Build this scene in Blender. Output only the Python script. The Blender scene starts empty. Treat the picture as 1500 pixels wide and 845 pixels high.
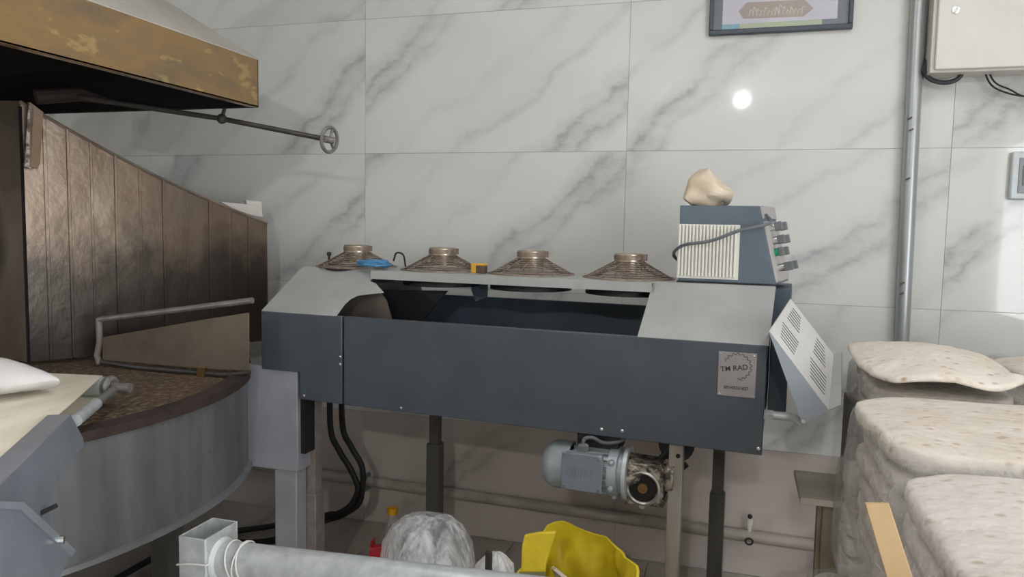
import bpy, bmesh, math, random
from mathutils import Vector, Matrix
class noise:
    """repeatable value noise in -1..1"""
    @staticmethod
    def _h(i, j, k, c):
        n = (i*374761393+j*668265263+k*2147483647+c*1274126177) & 0xffffffff
        n = ((n ^ (n >> 13))*1274126177) & 0xffffffff; n ^= n >> 16; return (n & 0xffffff)/0x7fffff-1
    @staticmethod
    def noise(p, c=0):
        i, j, k = math.floor(p.x), math.floor(p.y), math.floor(p.z); x, y, z = p.x-i, p.y-j, p.z-k
        x, y, z = [t*t*(3-2*t) for t in (x, y, z)]; h = noise._h; r = 0
        for a, wa in ((0, 1-x), (1, x)):
            for b, wb_ in ((0, 1-y), (1, y)):
                r += wa*wb_*(h(i+a, j+b, k, c)*(1-z)+h(i+a, j+b, k+1, c)*z)
        return r
    @staticmethod
    def noise_vector(p): return Vector((noise.noise(p, 1), noise.noise(p, 2), noise.noise(p, 3)))
random.seed(7)
S = bpy.context.scene
COL = S.collection
PI = math.pi

# ------------------------------------------------------------------ camera
F, YAW, PITCH, ROLL, CAMD, CAMH = 1114.2, 0.29004, 0.083125, 0.018911, 3.19366, 1.42217
fw = Vector((-math.sin(YAW)*math.cos(PITCH), math.cos(YAW)*math.cos(PITCH), -math.sin(PITCH)))
r0 = Vector((math.cos(YAW), math.sin(YAW), 0)); u0 = r0.cross(fw)
RT = math.cos(ROLL)*r0 + math.sin(ROLL)*u0
UP = -math.sin(ROLL)*r0 + math.cos(ROLL)*u0
CAM = Vector((0, -CAMD, CAMH))
cd = bpy.data.cameras.new('camera'); cam = bpy.data.objects.new('camera', cd); COL.objects.link(cam)
cd.sensor_fit = 'HORIZONTAL'; cd.sensor_width = 36; cd.lens = F/1500*36; cd.clip_start = .02
m = Matrix((RT, UP, -fw)).transposed().to_4x4(); m.translation = CAM; cam.matrix_world = m
S.camera = cam

# ------------------------------------------------------------------ world, lights, exposure
W = bpy.data.worlds.new('daylight'); S.world = W; W.use_nodes = True
bg = W.node_tree.nodes['Background']; bg.inputs[0].default_value = (.90, .95, 1, 1); bg.inputs[1].default_value = 7.5
PANEL_EMIT = 9.0      # ceiling LED panels
BULB_EMIT = 1250.0       # bare ceiling bulbs
S.view_settings.view_transform = 'Standard'; S.view_settings.look = 'None'
S.view_settings.exposure = 0.05; S.view_settings.gamma = 1.0; S.view_settings.use_curve_mapping = False
pl = bpy.data.lights.new('shopfront_portal', 'AREA'); pl.shape = 'RECTANGLE'; pl.size = 3.6; pl.size_y = 2.3
pl.cycles.is_portal = True
po = bpy.data.objects.new('shopfront_portal', pl); COL.objects.link(po)
po.location = (2.62, -4.6, 1.25); po.rotation_euler = (PI/2, 0, PI/2)

# ------------------------------------------------------------------ pixel -> point helpers
def rdir(px, py): return fw + RT*((px-750)/F) - UP*((py-422.5)/F)
def onplane(px, py, p0, n):
    d = rdir(px, py); n = Vector(n); return CAM + d*((Vector(p0)-CAM).dot(n)/d.dot(n))
def onX(px, py, v): return onplane(px, py, (v, 0, 0), (1, 0, 0))
def onY(px, py, v): return onplane(px, py, (0, v, 0), (0, 1, 0))
def onZ(px, py, v): return onplane(px, py, (0, 0, v), (0, 0, 1))

# ------------------------------------------------------------------ mesh builder
def V(*a): return Vector(a)
class MB:
    def __init__(s): s.v = []; s.f = []
    def add(s, vs, fs):
        o = len(s.v); s.v += [Vector(x) for x in vs]; s.f += [tuple(i+o for i in q) for q in fs]; return s
    def box(s, x0, x1, y0, y1, z0, z1, M=None):
        vs = [V(x, y, z) for z in (z0, z1) for y in (y0, y1) for x in (x0, x1)]
        if M: vs = [M @ p for p in vs]
        return s.add(vs, [(0, 2, 3, 1), (4, 5, 7, 6), (0, 1, 5, 4), (2, 6, 7, 3), (0, 4, 6, 2), (1, 3, 7, 5)])
    def prism(s, pts, t):
        pts = [Vector(p) for p in pts]; t = Vector(t); n = len(pts)
        nn = V(0, 0, 0)
        for i in range(n): nn += pts[i].cross(pts[(i+1) % n])
        if nn.dot(t) > 0: pts.reverse()
        fs = [tuple(range(n)), tuple(range(2*n-1, n-1, -1))]
        fs += [(i, i+n, (i+1) % n+n, (i+1) % n) for i in range(n)]
        return s.add(pts + [p+t for p in pts], fs)
    def tube(s, path, r, seg=10, caps=True):
        path = [Vector(p) for p in path]; n = len(path)
        rs = r if isinstance(r, (list, tuple)) else [r]*n
        ref = None; vs = []; fs = []
        for i, p in enumerate(path):
            t = (path[min(i+1, n-1)]-path[max(i-1, 0)]).normalized()
            if ref is None: ref = t.orthogonal().normalized()
            ref = (ref - t*ref.dot(t)).normalized(); b = t.cross(ref)
            vs += [p + (ref*math.cos(2*PI*k/seg) + b*math.sin(2*PI*k/seg))*rs[i] for k in range(seg)]
        for i in range(n-1):
            for k in range(seg):
                a = i*seg+k; c = i*seg+(k+1) % seg; fs.append((a, c, c+seg, a+seg))
        if caps: fs += [tuple(range(seg-1, -1, -1)), tuple((n-1)*seg+k for k in range(seg))]
        return s.add(vs, fs)
    def lathe(s, prof, o, ax=(0, 0, 1), seg=32, close=False):
        ax = Vector(ax).normalized(); a = ax.orthogonal().normalized(); b = ax.cross(a); o = Vector(o); vs = []; fs = []; n = len(prof)
        for r, h in prof: vs += [o+ax*h+(a*math.cos(2*PI*k/seg)+b*math.sin(2*PI*k/seg))*max(r, 1e-4) for k in range(seg)]
        for i in range(n if close else n-1):
            j = (i+1) % n
            for k in range(seg): fs.append((i*seg+k, i*seg+(k+1) % seg, j*seg+(k+1) % seg, j*seg+k))
        if not close:
            fs += [tuple(range(seg-1, -1, -1)), tuple((n-1)*seg+k for k in range(seg))]
        return s.add(vs, fs)
    def ring(s, o, ax, R, r, seg=32, rs=6):
        return s.lathe([(R+r*math.cos(2*PI*k/rs), r*math.sin(2*PI*k/rs)) for k in range(rs)], o, ax, seg, True)
    def sphere(s, o, r, seg=12, sc=(1, 1, 1)):
        o = Vector(o); n = seg//2; vs = []; fs = []
        for i in range(n+1):
            t = PI*i/n
            vs += [o+V(r*sc[0]*max(math.sin(t), 1e-3)*math.cos(2*PI*k/seg), r*sc[1]*max(math.sin(t), 1e-3)*math.sin(2*PI*k/seg), r*sc[2]*math.cos(t)) for k in range(seg)]
        for i in range(n):
            for k in range(seg): fs.append((i*seg+k, (i+1)*seg+k, (i+1)*seg+(k+1) % seg, i*seg+(k+1) % seg))
        return s.add(vs, fs)
    def mesh(s, name, mat, smooth=True, ang=35):
        me = bpy.data.meshes.new(name); me.from_pydata([tuple(p) for p in s.v], [], s.f); me.update()
        bm = bmesh.new(); bm.from_mesh(me); bmesh.ops.recalc_face_normals(bm, faces=bm.faces); bm.to_mesh(me); bm.free()
        if smooth:
            me.polygons.foreach_set('use_smooth', [True]*len(me.polygons)); me.set_sharp_from_angle(angle=math.radians(ang))
        me.materials.append(mat); return me
    def build(s, name, mat, parent=None, bevel=0, loc=None, smooth=True, ang=35, label=None):
        return link(name, s.mesh(name, mat, smooth, ang), parent, bevel, loc, label)
def link(name, me, parent=None, bevel=0, loc=None, label=None):
    o = bpy.data.objects.new(name, me); COL.objects.link(o)
    if loc is not None: o.location = loc
    if parent is not None: o.parent = parent
    if bevel:
        b = o.modifiers.new('bevel', 'BEVEL'); b.width = bevel; b.segments = 2; b.limit_method = 'ANGLE'; b.angle_limit = math.radians(40)
    if parent is not None and parent.get('_world'): o.matrix_parent_inverse = Matrix.Translation(parent.location).inverted()
    if label: o['label'] = label
    return o
def tag(o, label, cat, group=None):
    o['label'] = label; o['category'] = cat
    if group: o['group'] = group
    return o
def thing(name, label, cat, loc=(0, 0, 0), rz=0, group=None, world=True):
    o = bpy.data.objects.new(name, None); COL.objects.link(o); o.location = loc; o.rotation_euler = (0, 0, rz)
    o.empty_display_size = .05
    if world: o['_world'] = 1
    return tag(o, label, cat, group)
def struct(o): o['kind'] = 'structure'; return o
def bez(pts, n=8):
    pts = [Vector(p) for p in pts]; out = []
    P = [pts[0]*2-pts[1]] + pts + [pts[-1]*2-pts[-2]]
    for i in range(1, len(P)-2):
        for k in range(n):
            t = k/n; a, b, c, d = P[i-1:i+3]
            out.append(.5*((2*b)+(c-a)*t+(2*a-5*b+4*c-d)*t*t+(3*b-a-3*c+d)*t**3))
    return out + [pts[-1]]
def disp(mb, amt, sc, seed=0, zmin=None):
    for p in mb.v:
        d = noise.noise_vector(p*sc+V(seed*7.3, seed*3.1, seed))*amt
        if zmin is not None: d.z = max(d.z, zmin-p.z) if p.z+d.z < zmin else d.z
        p += d
    return mb

# ------------------------------------------------------------------ materials
def srgb(h):
    h = h.lstrip('#'); c = [int(h[i:i+2], 16)/255 for i in (0, 2, 4)]
    return tuple((x/12.92 if x <= .04045 else ((x+.055)/1.055)**2.4) for x in c) + (1,)
class NT:
    def __init__(s, name):
        s.m = bpy.data.materials.new(name); s.m.use_nodes = True; s.n = s.m.node_tree.nodes; s.l = s.m.node_tree.links
        s.b = s.n['Principled BSDF']; s.o = s.n['Material Output']; s.tc = s.n.new('ShaderNodeTexCoord')
    def nd(s, t, **k):
        x = s.n.new(t)
        for a, b in k.items(): setattr(x, a, b)
        return x
    def lk(s, a, b): s.l.new(a, b)
    def noise(s, sc, det=4, rough=.6, vec=None, dist=0):
        x = s.nd('ShaderNodeTexNoise'); x.inputs['Scale'].default_value = sc; x.inputs['Detail'].default_value = det
        x.inputs['Roughness'].default_value = rough; x.inputs['Distortion'].default_value = dist
        s.lk(vec or s.tc.outputs['Object'], x.inputs['Vector']); return x.outputs['Fac']
    def ramp(s, fac, stops, interp='LINEAR'):
        x = s.nd('ShaderNodeValToRGB'); s.lk(fac, x.inputs[0]); e = x.color_ramp.elements; x.color_ramp.interpolation = interp
        while len(e) < len(stops): e.new(.5)
        for q, (p, c) in zip(e, stops): q.position = p; q.color = c if len(c) == 4 else (*c, 1)
        return x.outputs[0]
    def mix(s, fac, a, b, mode='MIX'):
        x = s.nd('ShaderNodeMix', data_type='RGBA', blend_type=mode)
        for i, q in ((0, fac), (6, a), (7, b)):
            if hasattr(q, 'is_linked'): s.lk(q, x.inputs[i])
            else: x.inputs[i].default_value = q
        return x.outputs[2]
    def math(s, op, a, b=None):
        x = s.nd('ShaderNodeMath', operation=op)
        for i, q in enumerate((a, b)):
            if q is None: continue
            if hasattr(q, 'is_linked'): s.lk(q, x.inputs[i])
            else: x.inputs[i].default_value = q
        return x.outputs[0]
    def mapping(s, rot=(0, 0, 0), sc=(1, 1, 1), loc=(0, 0, 0), vec=None):
        x = s.nd('ShaderNodeMapping'); s.lk(vec or s.tc.outputs['Object'], x.inputs[0])
        x.inputs['Rotation'].default_value = rot; x.inputs['Scale'].default_value = sc; x.inputs['Location'].default_value = loc
        return x.outputs[0]
    def bump(s, h, st=.2, d=.01):
        x = s.nd('ShaderNodeBump'); x.inputs['Strength'].default_value = st; x.inputs['Distance'].default_value = d
        s.lk(h, x.inputs['Height']); s.lk(x.outputs[0], s.b.inputs['Normal']); return x
    def set(s, rough=.5, metal=0, spec=.5):
        s.b.inputs['Roughness'].default_value = rough; s.b.inputs['Metallic'].default_value = metal
        s.b.inputs['Specular IOR Level'].default_value = spec; return s
    def col(s, c):
        if hasattr(c, 'is_linked'): s.lk(c, s.b.inputs['Base Color'])
        else: s.b.inputs['Base Color'].default_value = c
        return s
def pmat(name, col, col2=None, rough=.5, metal=0, sc=6, bump=0, bsc=60, spec=.5, lo=.35, hi=.7, stretch=None, rvar=0):
    t = NT(name).set(rough, metal, spec); c = srgb(col)
    c2 = srgb(col2) if col2 else tuple(x*.72 for x in c[:3])+(1,)
    vec = t.mapping(sc=stretch) if stretch else None
    n = t.noise(sc, 5, .62, vec)
    t.col(t.ramp(n, [(lo, c), (hi, c2)]))
    if bump: t.bump(t.noise(bsc, 3, .6, vec), bump, .004)
    if rvar:
        r = t.nd('ShaderNodeMapRange'); t.lk(n, r.inputs[0]); r.inputs[3].default_value = rough-rvar; r.inputs[4].default_value = rough+rvar
        t.lk(r.outputs[0], t.b.inputs['Roughness'])
    return t.m
def emat(name, col, st):
    t = NT(name); t.b.inputs['Emission Color'].default_value = srgb(col); t.b.inputs['Emission Strength'].default_value = st; t.col(srgb(col)); return t.m
def film(name, col, dens, rough=.18, bsc=28, bst=.6, streak=None, top=None, soft=.25, contrast=.2):
    """thin plastic film: part see-through, part milky, with crinkled gloss; upward faces may be clearer"""
    t = NT(name).set(rough, 0, .8).col(srgb(col))
    vec = t.mapping(sc=streak) if streak else None
    n = t.noise(bsc, 4, .65, vec, .6); t.bump(n, bst, .02)
    tr = t.nd('ShaderNodeBsdfTransparent'); tl = t.nd('ShaderNodeBsdfTranslucent'); tl.inputs[0].default_value = srgb(col)
    a = t.nd('ShaderNodeMixShader'); a.inputs[0].default_value = soft; t.lk(t.b.outputs[0], a.inputs[1]); t.lk(tl.outputs[0], a.inputs[2])
    b = t.nd('ShaderNodeMixShader')
    r = t.nd('ShaderNodeMapRange'); t.lk(n, r.inputs[0]); r.inputs[1].default_value = .38; r.inputs[2].default_value = .64
    r.inputs[3].default_value = -.16; r.inputs[4].default_value = contrast
    if top is not None:
        g = t.nd('ShaderNodeNewGeometry'); sp = t.nd('ShaderNodeSeparateXYZ'); t.lk(g.outputs['Normal'], sp.inputs[0])
        q = t.nd('ShaderNodeMapRange'); t.lk(t.math('ABSOLUTE', sp.outputs['Z']), q.inputs[0]); q.inputs[1].default_value = .45; q.inputs[2].default_value = .9
        q.inputs[3].default_value = dens; q.inputs[4].default_value = top; d_ = q.outputs[0]
    else: d_ = dens
    m_ = t.math('ADD', r.outputs[0], d_); c_ = t.nd('ShaderNodeClamp'); t.lk(m_, c_.inputs[0]); c_.inputs[1].default_value = .03
    t.lk(c_.outputs[0], b.inputs[0]); t.lk(tr.outputs[0], b.inputs[1]); t.lk(a.outputs[0], b.inputs[2]); t.lk(b.outputs[0], t.o.inputs[0])
    return t.m

def marble(name, base, vein, rough=.035):
    t = NT(name).set(rough, 0, .5); P = t.tc.outputs['Object']
    at = t.nd('ShaderNodeAttribute', attribute_type='OBJECT', attribute_name='vein_shift')
    off = t.nd('ShaderNodeVectorMath', operation='ADD'); t.lk(P, off.inputs[0])
    cmb = t.nd('ShaderNodeCombineXYZ'); t.lk(t.math('MULTIPLY', at.outputs['Fac'], 13.7), cmb.inputs[1]); t.lk(cmb.outputs[0], off.inputs[1])
    a = math.radians(41)
    sep = t.nd('ShaderNodeSeparateXYZ'); t.lk(P, sep.inputs[0])
    s_ = t.math('SUBTRACT', t.math('MULTIPLY', sep.outputs['Z'], math.cos(a)), t.math('MULTIPLY', sep.outputs['X'], math.sin(a)))
    n1 = t.math('SUBTRACT', t.noise(2.2, 6, .62, off.outputs[0]), .5)
    s1 = t.math('ADD', t.math('MULTIPLY', s_, 1/.80), t.math('MULTIPLY', n1, .42))
    fr = t.math('FRACT', t.math('ADD', s1, at.outputs['Fac']))
    k = lambda x: (x, x, x, 1)
    band = t.ramp(fr, [(0, k(0)), (.12, k(0)), (.17, k(.35)), (.20, k(.85)), (.23, k(.40)), (.27, k(.55)), (.30, k(1)), (.33, k(.35)), (.40, k(0)), (.55, k(0)), (.60, k(.42)), (.63, k(.12)), (.70, k(0)), (.78, k(.0)), (.84, k(.2)), (.88, k(0))])
    fade = t.ramp(t.noise(3.1, 3, .5, t.mapping(rot=(0, a, 0), sc=(.6, 1, 1.6), vec=off.outputs[0])), [(.34, k(.2)), (.56, k(1))])
    fine = t.ramp(t.noise(26, 4, .7, t.mapping(rot=(0, a, 0), sc=(.5, 1, 1.4), vec=off.outputs[0])), [(.35, k(.55)), (.62, k(1))])
    f = t.math('MULTIPLY', t.math('MULTIPLY', band, fade), fine)
    cloud = t.ramp(t.noise(1.6, 3, .5, off.outputs[0]), [(.3, srgb(base)), (.75, tuple(x*.93 for x in srgb(base)[:3])+(1,))])
    t.col(t.mix(t.math('MULTIPLY', f, .8), cloud, srgb(vein)))
    return t.m

M = {}
M['marble'] = marble('marble_wall_tile', 'd6d6d1', '8f9093')
M['skirt'] = marble('beige_lower_wall_tile', 'c4b9b0', '958b83', .12)
M['floor'] = marble('beige_floor_tile', 'b7ada3', '8f857c', .22)
M['grout'] = pmat('grout', 'a9a7a2', rough=.9)
M['plaster'] = pmat('plaster', 'd2cfc8', rough=.85)
M['ceil'] = pmat('ceiling_paint', 'dcdad4', rough=.9)
M['slate'] = pmat('dark_slate_paint', '454c53', '3c4349', .42, .0, sc=9, bump=.05, bsc=220, rvar=.06)
M['slate_in'] = pmat('dark_inner_paint', '46525c', '3c474f', .5, .0, sc=9)
M['lgrey'] = pmat('light_grey_paint', 'a9aaa7', '9b9c98', .42, .1, sc=5, bump=.03)
M['lgrey2'] = pmat('pale_lilac_grey_paint', '94949a', '86868b', .5, .1, sc=7, bump=.05)
M['black'] = pmat('black_rubber', '17181a', '101112', .6)
M['soot_shade'] = pmat('soot_and_shade_black', '15110e', '0b0908', .9)  # real soot, and the shade painted into slots, holes and gaps
M['steel'] = pmat('brushed_steel', 'a9a6a0', '8b8781', .35, .85, sc=14)
M['screw'] = pmat('bright_screw', 'e2e2e0', rough=.25, metal=.9)
M['legdark'] = pmat('dark_leg_paint', '5a5854', '4a4845', .55, .2, sc=20, stretch=(1, 1, .15))
M['leglight'] = pmat('light_leg_steel', '9f9a92', '857f77', .4, .5, sc=18, stretch=(1, 1, .2))
M['legrust'] = pmat('pinkish_rusty_leg', '8a807a', '716862', .65, .2, sc=22)
M['white'] = pmat('white_enamel', 'dedcd2', 'd2cfc6', .4)
M['cream'] = pmat('cream_box_paint', 'd6d4cc', 'cfccc4', .38)
M['galv'] = pmat('galvanised_pipe', 'c4c8c8', 'a4a9aa', .38, .35, sc=28, bump=.12, bsc=90)
M['conduit'] = pmat('grey_conduit', 'aeb2b1', '9da1a1', .35, .5, sc=10, stretch=(1, 1, .1))
M['bronze'] = pmat('rusty_fan_wire', '9a8a7c', '6d5c50', .55, .45, sc=30)
M['tin'] = pmat('fan_motor_tin', 'b9b09c', '8a7d68', .32, .75, sc=14)
M['rust'] = pmat('rusty_iron', '43342f', '2d2320', .8, .2, sc=16, bump=.3, bsc=80)
M['rod'] = pmat('grey_iron_rod', '4f4b47', '3c3936', .55, .5, sc=20)
M['wheel'] = pmat('grey_cast_wheel', '8c8985', '6f6c69', .5, .4, sc=20)
M['motor'] = pmat('blue_grey_motor_paint', '9aa3a4', '868f91', .38, .15, sc=10)
M['motorlid'] = pmat('motor_lid_paint', '78828a', '6a747c', .4, .1, sc=10)
M['gear'] = pmat('oily_gearbox', 'a3998a', '3a342c', .42, .4, sc=42, lo=.42, hi=.58, bump=.4, bsc=60)
M['brass'] = pmat('brass', '8a7047', '66543a', .35, .8)
M['plate'] = pmat('nameplate_steel', '9b9797', '8d8889', .42, .5, sc=6)
M['ink'] = pmat('engraved_black', '2a2826', rough=.6)
M['yellow'] = pmat('yellow_plastic_sack', 'dcc62a', 'c3a91c', .42, sc=10, bump=.35, bsc=34)
M['olive'] = pmat('olive_strap', '8a8650', '6d6a40', .6)
M['ycap'] = pmat('yellow_cap', 'e3ab1a', 'd39a12', .4)
M['ybox'] = pmat('yellow_block', 'd2a33a', 'c09030', .45)
M['brown'] = pmat('brown_block', '5f4b3a', '4d3b2d', .6)
M['blue'] = pmat('blue_cable', '4f8fb8', '3f7aa2', .45)
M['red'] = pmat('red_packet', 'b0262f', '8d1a24', .4)
M['cloth'] = pmat('white_cloth', 'dedbd8', 'cfcbc8', .8, sc=8, bump=.2, bsc=30)
M['card'] = pmat('cardboard', 'b99d74', 'a98b62', .8, sc=8)
M['wood'] = pmat('pale_board', 'bfb5a8', 'a99f92', .6, sc=6, stretch=(.3, 3, 1))
M['wood2'] = pmat('board_leg_wood', '8a7f68', '6f6553', .7, sc=8)
M['dkwood'] = pmat('dark_crate', '847e74', '6d675f', .7, sc=8)
M['belt'] = pmat('cream_canvas_belt', 'd4cdbb', 'b9ad96', .8, sc=7, bump=.15, bsc=120, stretch=(1, .25, 1))
M['dough'] = pmat('waxy_dough_lump', 'dccdb6', 'c3ae93', .35, sc=9, bump=.3, bsc=26)
M['papers'] = pmat('white_paper', 'd7d3cc', 'c4bfb8', .7)
M['green'] = pmat('green_button', '1f8f66', rough=.35)
M['knob'] = pmat('grey_knob', '6c6f70', '5b5e5f', .4)
M['string'] = pmat('white_wire', 'd8d8d2', rough=.5)
M['frame'] = pmat('dark_frame', '3a444e', '333c45', .35, sc=10)
M['mat_board'] = pmat('grey_blue_mat', '66727b', '5c6871', .6)
M['lilac'] = pmat('lilac_print', 'cfcdd8', 'c6c4cf', .6)
M['calli'] = pmat('washed_brown_print', 'b0a196', 'a39388', .6)  # brown lightened, painting in the wash of reflections over the print
M['calli2'] = pmat('pale_print', 'd9d3ca', 'cdc6bc', .6)
M['strip'] = pmat('green_print', 'aebfae', 'b9bd8f', .6, sc=5)
M['strip2'] = pmat('blue_print', '86b3c4', '7aa9bd', .6, sc=5)
M['hoodgold'] = None; M['hoodtop'] = pmat('hood_roof_grey', 'b5b0a6', 'a39d92', .5, .1, sc=4)
M['bottle'] = film('clear_bottle', 'd7d8d2', .25, .1, 20, .1)
M['bagclear'] = film('clear_plastic_bag', 'eef0f2', .24, .12, 13, 1.0, (1.4, 1.4, .3), None, .1, .42)
M['bagwhite'] = film('white_plastic_bag', 'e4e3e2', .8, .3, 26, .6)
M['breadfilm'] = film('bread_bag_film', 'd9d6d4', .38, .14, 20, .9, None, .06, .25, .1)
M['breadfilm2'] = film('greyish_bread_bag_film', 'c2bfb9', .42, .14, 15, 1.0, None, .25)
M['glasspane'] = None

def gold():
    t = NT('yellowed_hood_enamel').set(.22, .1, .5)
    n = t.noise(3.5, 5, .6, t.mapping(sc=(1, 1, 2.2))); c = t.ramp(n, [(.3, srgb('776448')), (.5, srgb('876b44')), (.72, srgb('695b47'))])
    n2 = t.ramp(t.noise(11, 4, .6, t.mapping(sc=(1, .8, 2))), [(.60, (0, 0, 0, 1)), (.66, (1, 1, 1, 1))])
    t.col(t.mix(t.math('MULTIPLY', n2, .4), c, srgb('b89a62'))); t.bump(t.noise(6, 3), .15, .01); return t.m
M['hoodgold'] = gold()
def stave():
    t = NT('sooty_sheet_metal').set(.30, .6, .5); P = t.tc.outputs['Object']
    sep = t.nd('ShaderNodeSeparateXYZ'); t.lk(P, sep.inputs[0])
    base = t.ramp(t.noise(5, 5, .6, t.mapping(sc=(1, 1, .5))), [(.3, srgb('887968')), (.55, srgb('776555')), (.75, srgb('6c6358'))])
    n = t.noise(5.5, 6, .65, t.mapping(sc=(1, 1, .8)))
    h = t.math('ADD', sep.outputs['Z'], t.math('MULTIPLY', t.math('SUBTRACT', n, .5), .62))
    s_ = t.ramp(h, [(.0, (.45, .45, .45, 1)), (.86, (.5, .5, .5, 1)), (.98, (.85, .85, .85, 1)), (1.0, (1, 1, 1, 1))])
    mr = t.nd('ShaderNodeMapRange'); t.lk(h, mr.inputs[0]); mr.inputs[1].default_value = 1.42; mr.inputs[2].default_value = 1.22; mr.inputs[3].default_value = 0; mr.inputs[4].default_value = .82
    t.col(t.mix(mr.outputs[0], base, srgb('393430')))
    t.bump(t.noise(9, 4), .25, .01)
    return t.m
M['stave'] = stave()
def burnt():
    t = NT('burnt_sheet_metal').set(.5, .4, .4)
    sep = t.nd('ShaderNodeSeparateXYZ'); t.lk(t.tc.outputs['Object'], sep.inputs[0])
    dx = t.math('DIVIDE', t.math('ADD', sep.outputs['X'], 2.82), .16); dz = t.math('DIVIDE', t.math('SUBTRACT', sep.outputs['Z'], 1.33), .30)
    d = t.math('SQRT', t.math('ADD', t.math('MULTIPLY', dx, dx), t.math('MULTIPLY', dz, dz)))
    d = t.math('ADD', d, t.math('MULTIPLY', t.math('SUBTRACT', t.noise(5, 4), .5), .9))
    base = t.ramp(t.noise(5, 5), [(.3, srgb('75695a')), (.7, srgb('5c5145'))])
    t.col(t.mix(t.ramp(d, [(.55, (1, 1, 1, 1)), (1.0, (0, 0, 0, 1))]), base, srgb('100c0a'))); return t.m
M['burnt'] = burnt()
def drum():
    t = NT('streaked_grey_drum').set(.45, .35, .5)
    n = t.noise(7, 5, .6, t.mapping(sc=(1, 1, .22))); c = t.ramp(n, [(.28, srgb('85888c')), (.5, srgb('727374')), (.72, srgb('605b56'))])
    n2 = t.ramp(t.noise(5, 4, .6), [(.62, (0, 0, 0, 1)), (.72, (1, 1, 1, 1))])
    t.col(t.mix(t.math('MULTIPLY', n2, .6), c, srgb('5a4a40'))); t.bump(t.noise(8, 3), .1, .01); return t.m
M['drum'] = drum()
def bed():
    t = NT('pebble_bed').set(.85, 0, .3)
    v = t.nd('ShaderNodeTexVoronoi'); v.inputs['Scale'].default_value = 46; t.lk(t.tc.outputs['Object'], v.inputs[0])
    t.col(t.ramp(v.outputs['Distance'], [(0, srgb('8a7963')), (.55, srgb('5b4a3b'))])); t.bump(v.outputs['Distance'], .9, -.012); return t.m
M['bed'] = bed()
def bread(name, a, b, c):
    t = NT(name).set(.75, 0, .3)
    n = t.noise(9, 5, .65); base = t.ramp(n, [(.3, srgb(a)), (.7, srgb(b))])
    v = t.nd('ShaderNodeTexVoronoi'); v.inputs['Scale'].default_value = 34; t.lk(t.mapping(sc=(1, 1.3, 1)), v.inputs[0])
    sp = t.math('MULTIPLY', t.ramp(v.outputs['Distance'], [(.12, (1, 1, 1, 1)), (.34, (0, 0, 0, 1))]), t.ramp(t.noise(13, 3), [(.42, (0, 0, 0, 1)), (.58, (1, 1, 1, 1))]))
    t.col(t.mix(t.math('MULTIPLY', sp, .85), base, srgb(c))); t.bump(t.math('ADD', t.noise(30, 4), t.math('MULTIPLY', v.outputs['Distance'], .6)), .5, .01)
    return t.m
M['bread'] = bread('flatbread_crust', 'ddd6cc', 'cec3b3', 'a78c70')
M['bread2'] = bread('pale_flatbread_crust', 'dcd6cf', 'd0c8be', 'b09c86')
def glasspane():
    t = NT('picture_glass').set(.04, 0, .5).col((1, 1, 1, 1))
    tr = t.nd('ShaderNodeBsdfTransparent'); gl = t.nd('ShaderNodeBsdfGlossy'); gl.inputs['Roughness'].default_value = .03
    x = t.nd('ShaderNodeMixShader'); x.inputs[0].default_value = .09; t.lk(tr.outputs[0], x.inputs[1]); t.lk(gl.outputs[0], x.inputs[2]); t.lk(x.outputs[0], t.o.inputs[0]); return t.m
M['glasspane'] = glasspane()
M['led'] = emat('led_diffuser', 'fbfbff', PANEL_EMIT)
M['bulb'] = emat('bulb_glow', 'ffffff', BULB_EMIT)

# ------------------------------------------------------------------ the room
XL, XR, YF, HC = -7.0, 2.6, -9.0, 3.0
JX, JZ = -2.8724, 1.13496     # tile joints measured on the wall
wb = struct(MB().box(XL, XR, .0022, .15, 0, HC).build('wall_back', M['grout'], smooth=False))
vein_px = {(1, 1): (575, 95), (2, 1): (1005, 150), (0, 1): (492, 140), (3, 1): (1392, 195), (1, 0): (775, 335), (2, 0): (1285, 325),
           (0, 0): (500, 330), (3, 0): (1425, 345), (1, 2): (758, 8), (0, 2): (512, 10), (1, -1): (560, 630), (2, -1): (1165, 640)}
zs = [0, JZ-.602, JZ, JZ+.602, JZ+1.204, JZ+1.806, HC]
tile_me = {}
for c in range(-3, 5):
    x0 = JX+1.202*c; x1 = x0+1.202; x0 = max(x0, XL); x1 = min(x1, XR)
    if x1-x0 < .02: continue
    for k in range(len(zs)-1):
        r = k-2; z0, z1 = zs[k], zs[k+1]; w, h = x1-x0-.0016, z1-z0-.0016; key = (round(w, 3), round(h, 3), k == 0)
        if key not in tile_me: tile_me[key] = MB().box(-w/2, w/2, 0, .0025, -h/2, h/2).mesh('wall_tile', M['skirt' if k == 0 else 'marble'], False)
        o = link('wall_tile', tile_me[key], wb, .0005, ((x0+x1)/2, 0, (z0+z1)/2))
        sh = random.random()
        if (c, r) in vein_px:
            p = onY(*vein_px[(c, r)], 0); a = math.radians(41)
            s_ = (p.z-(z0+z1)/2)*math.cos(a)-(p.x-(x0+x1)/2)*math.sin(a); sh = (.27-s_/.80) % 1.0
        o['vein_shift'] = sh
fl = struct(MB().box(XL, XR, YF, .15, -.1, -.010).build('floor', M['grout'], smooth=False))
ftm = MB().box(-.2988, .2988, -.2988, .2988, -.0105, 0).mesh('floor_tile', M['floor'], False)
for i in range(15):
    for j in range(15):
        x = XL+.38+.6*i; y = -.30-.6*j
        o = link('floor_tile', ftm, fl, .0008, (x, y, 0)); o['vein_shift'] = random.random(); o.rotation_euler.z = random.choice((0, PI))
struct(MB().box(XL, XR, YF, .15, HC, HC+.1).build('ceiling', M['ceil'], smooth=False))
struct(MB().box(XL-.15, XL, YF, .15, 0, HC).build('wall_left', M['plaster'], smooth=False))
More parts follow.
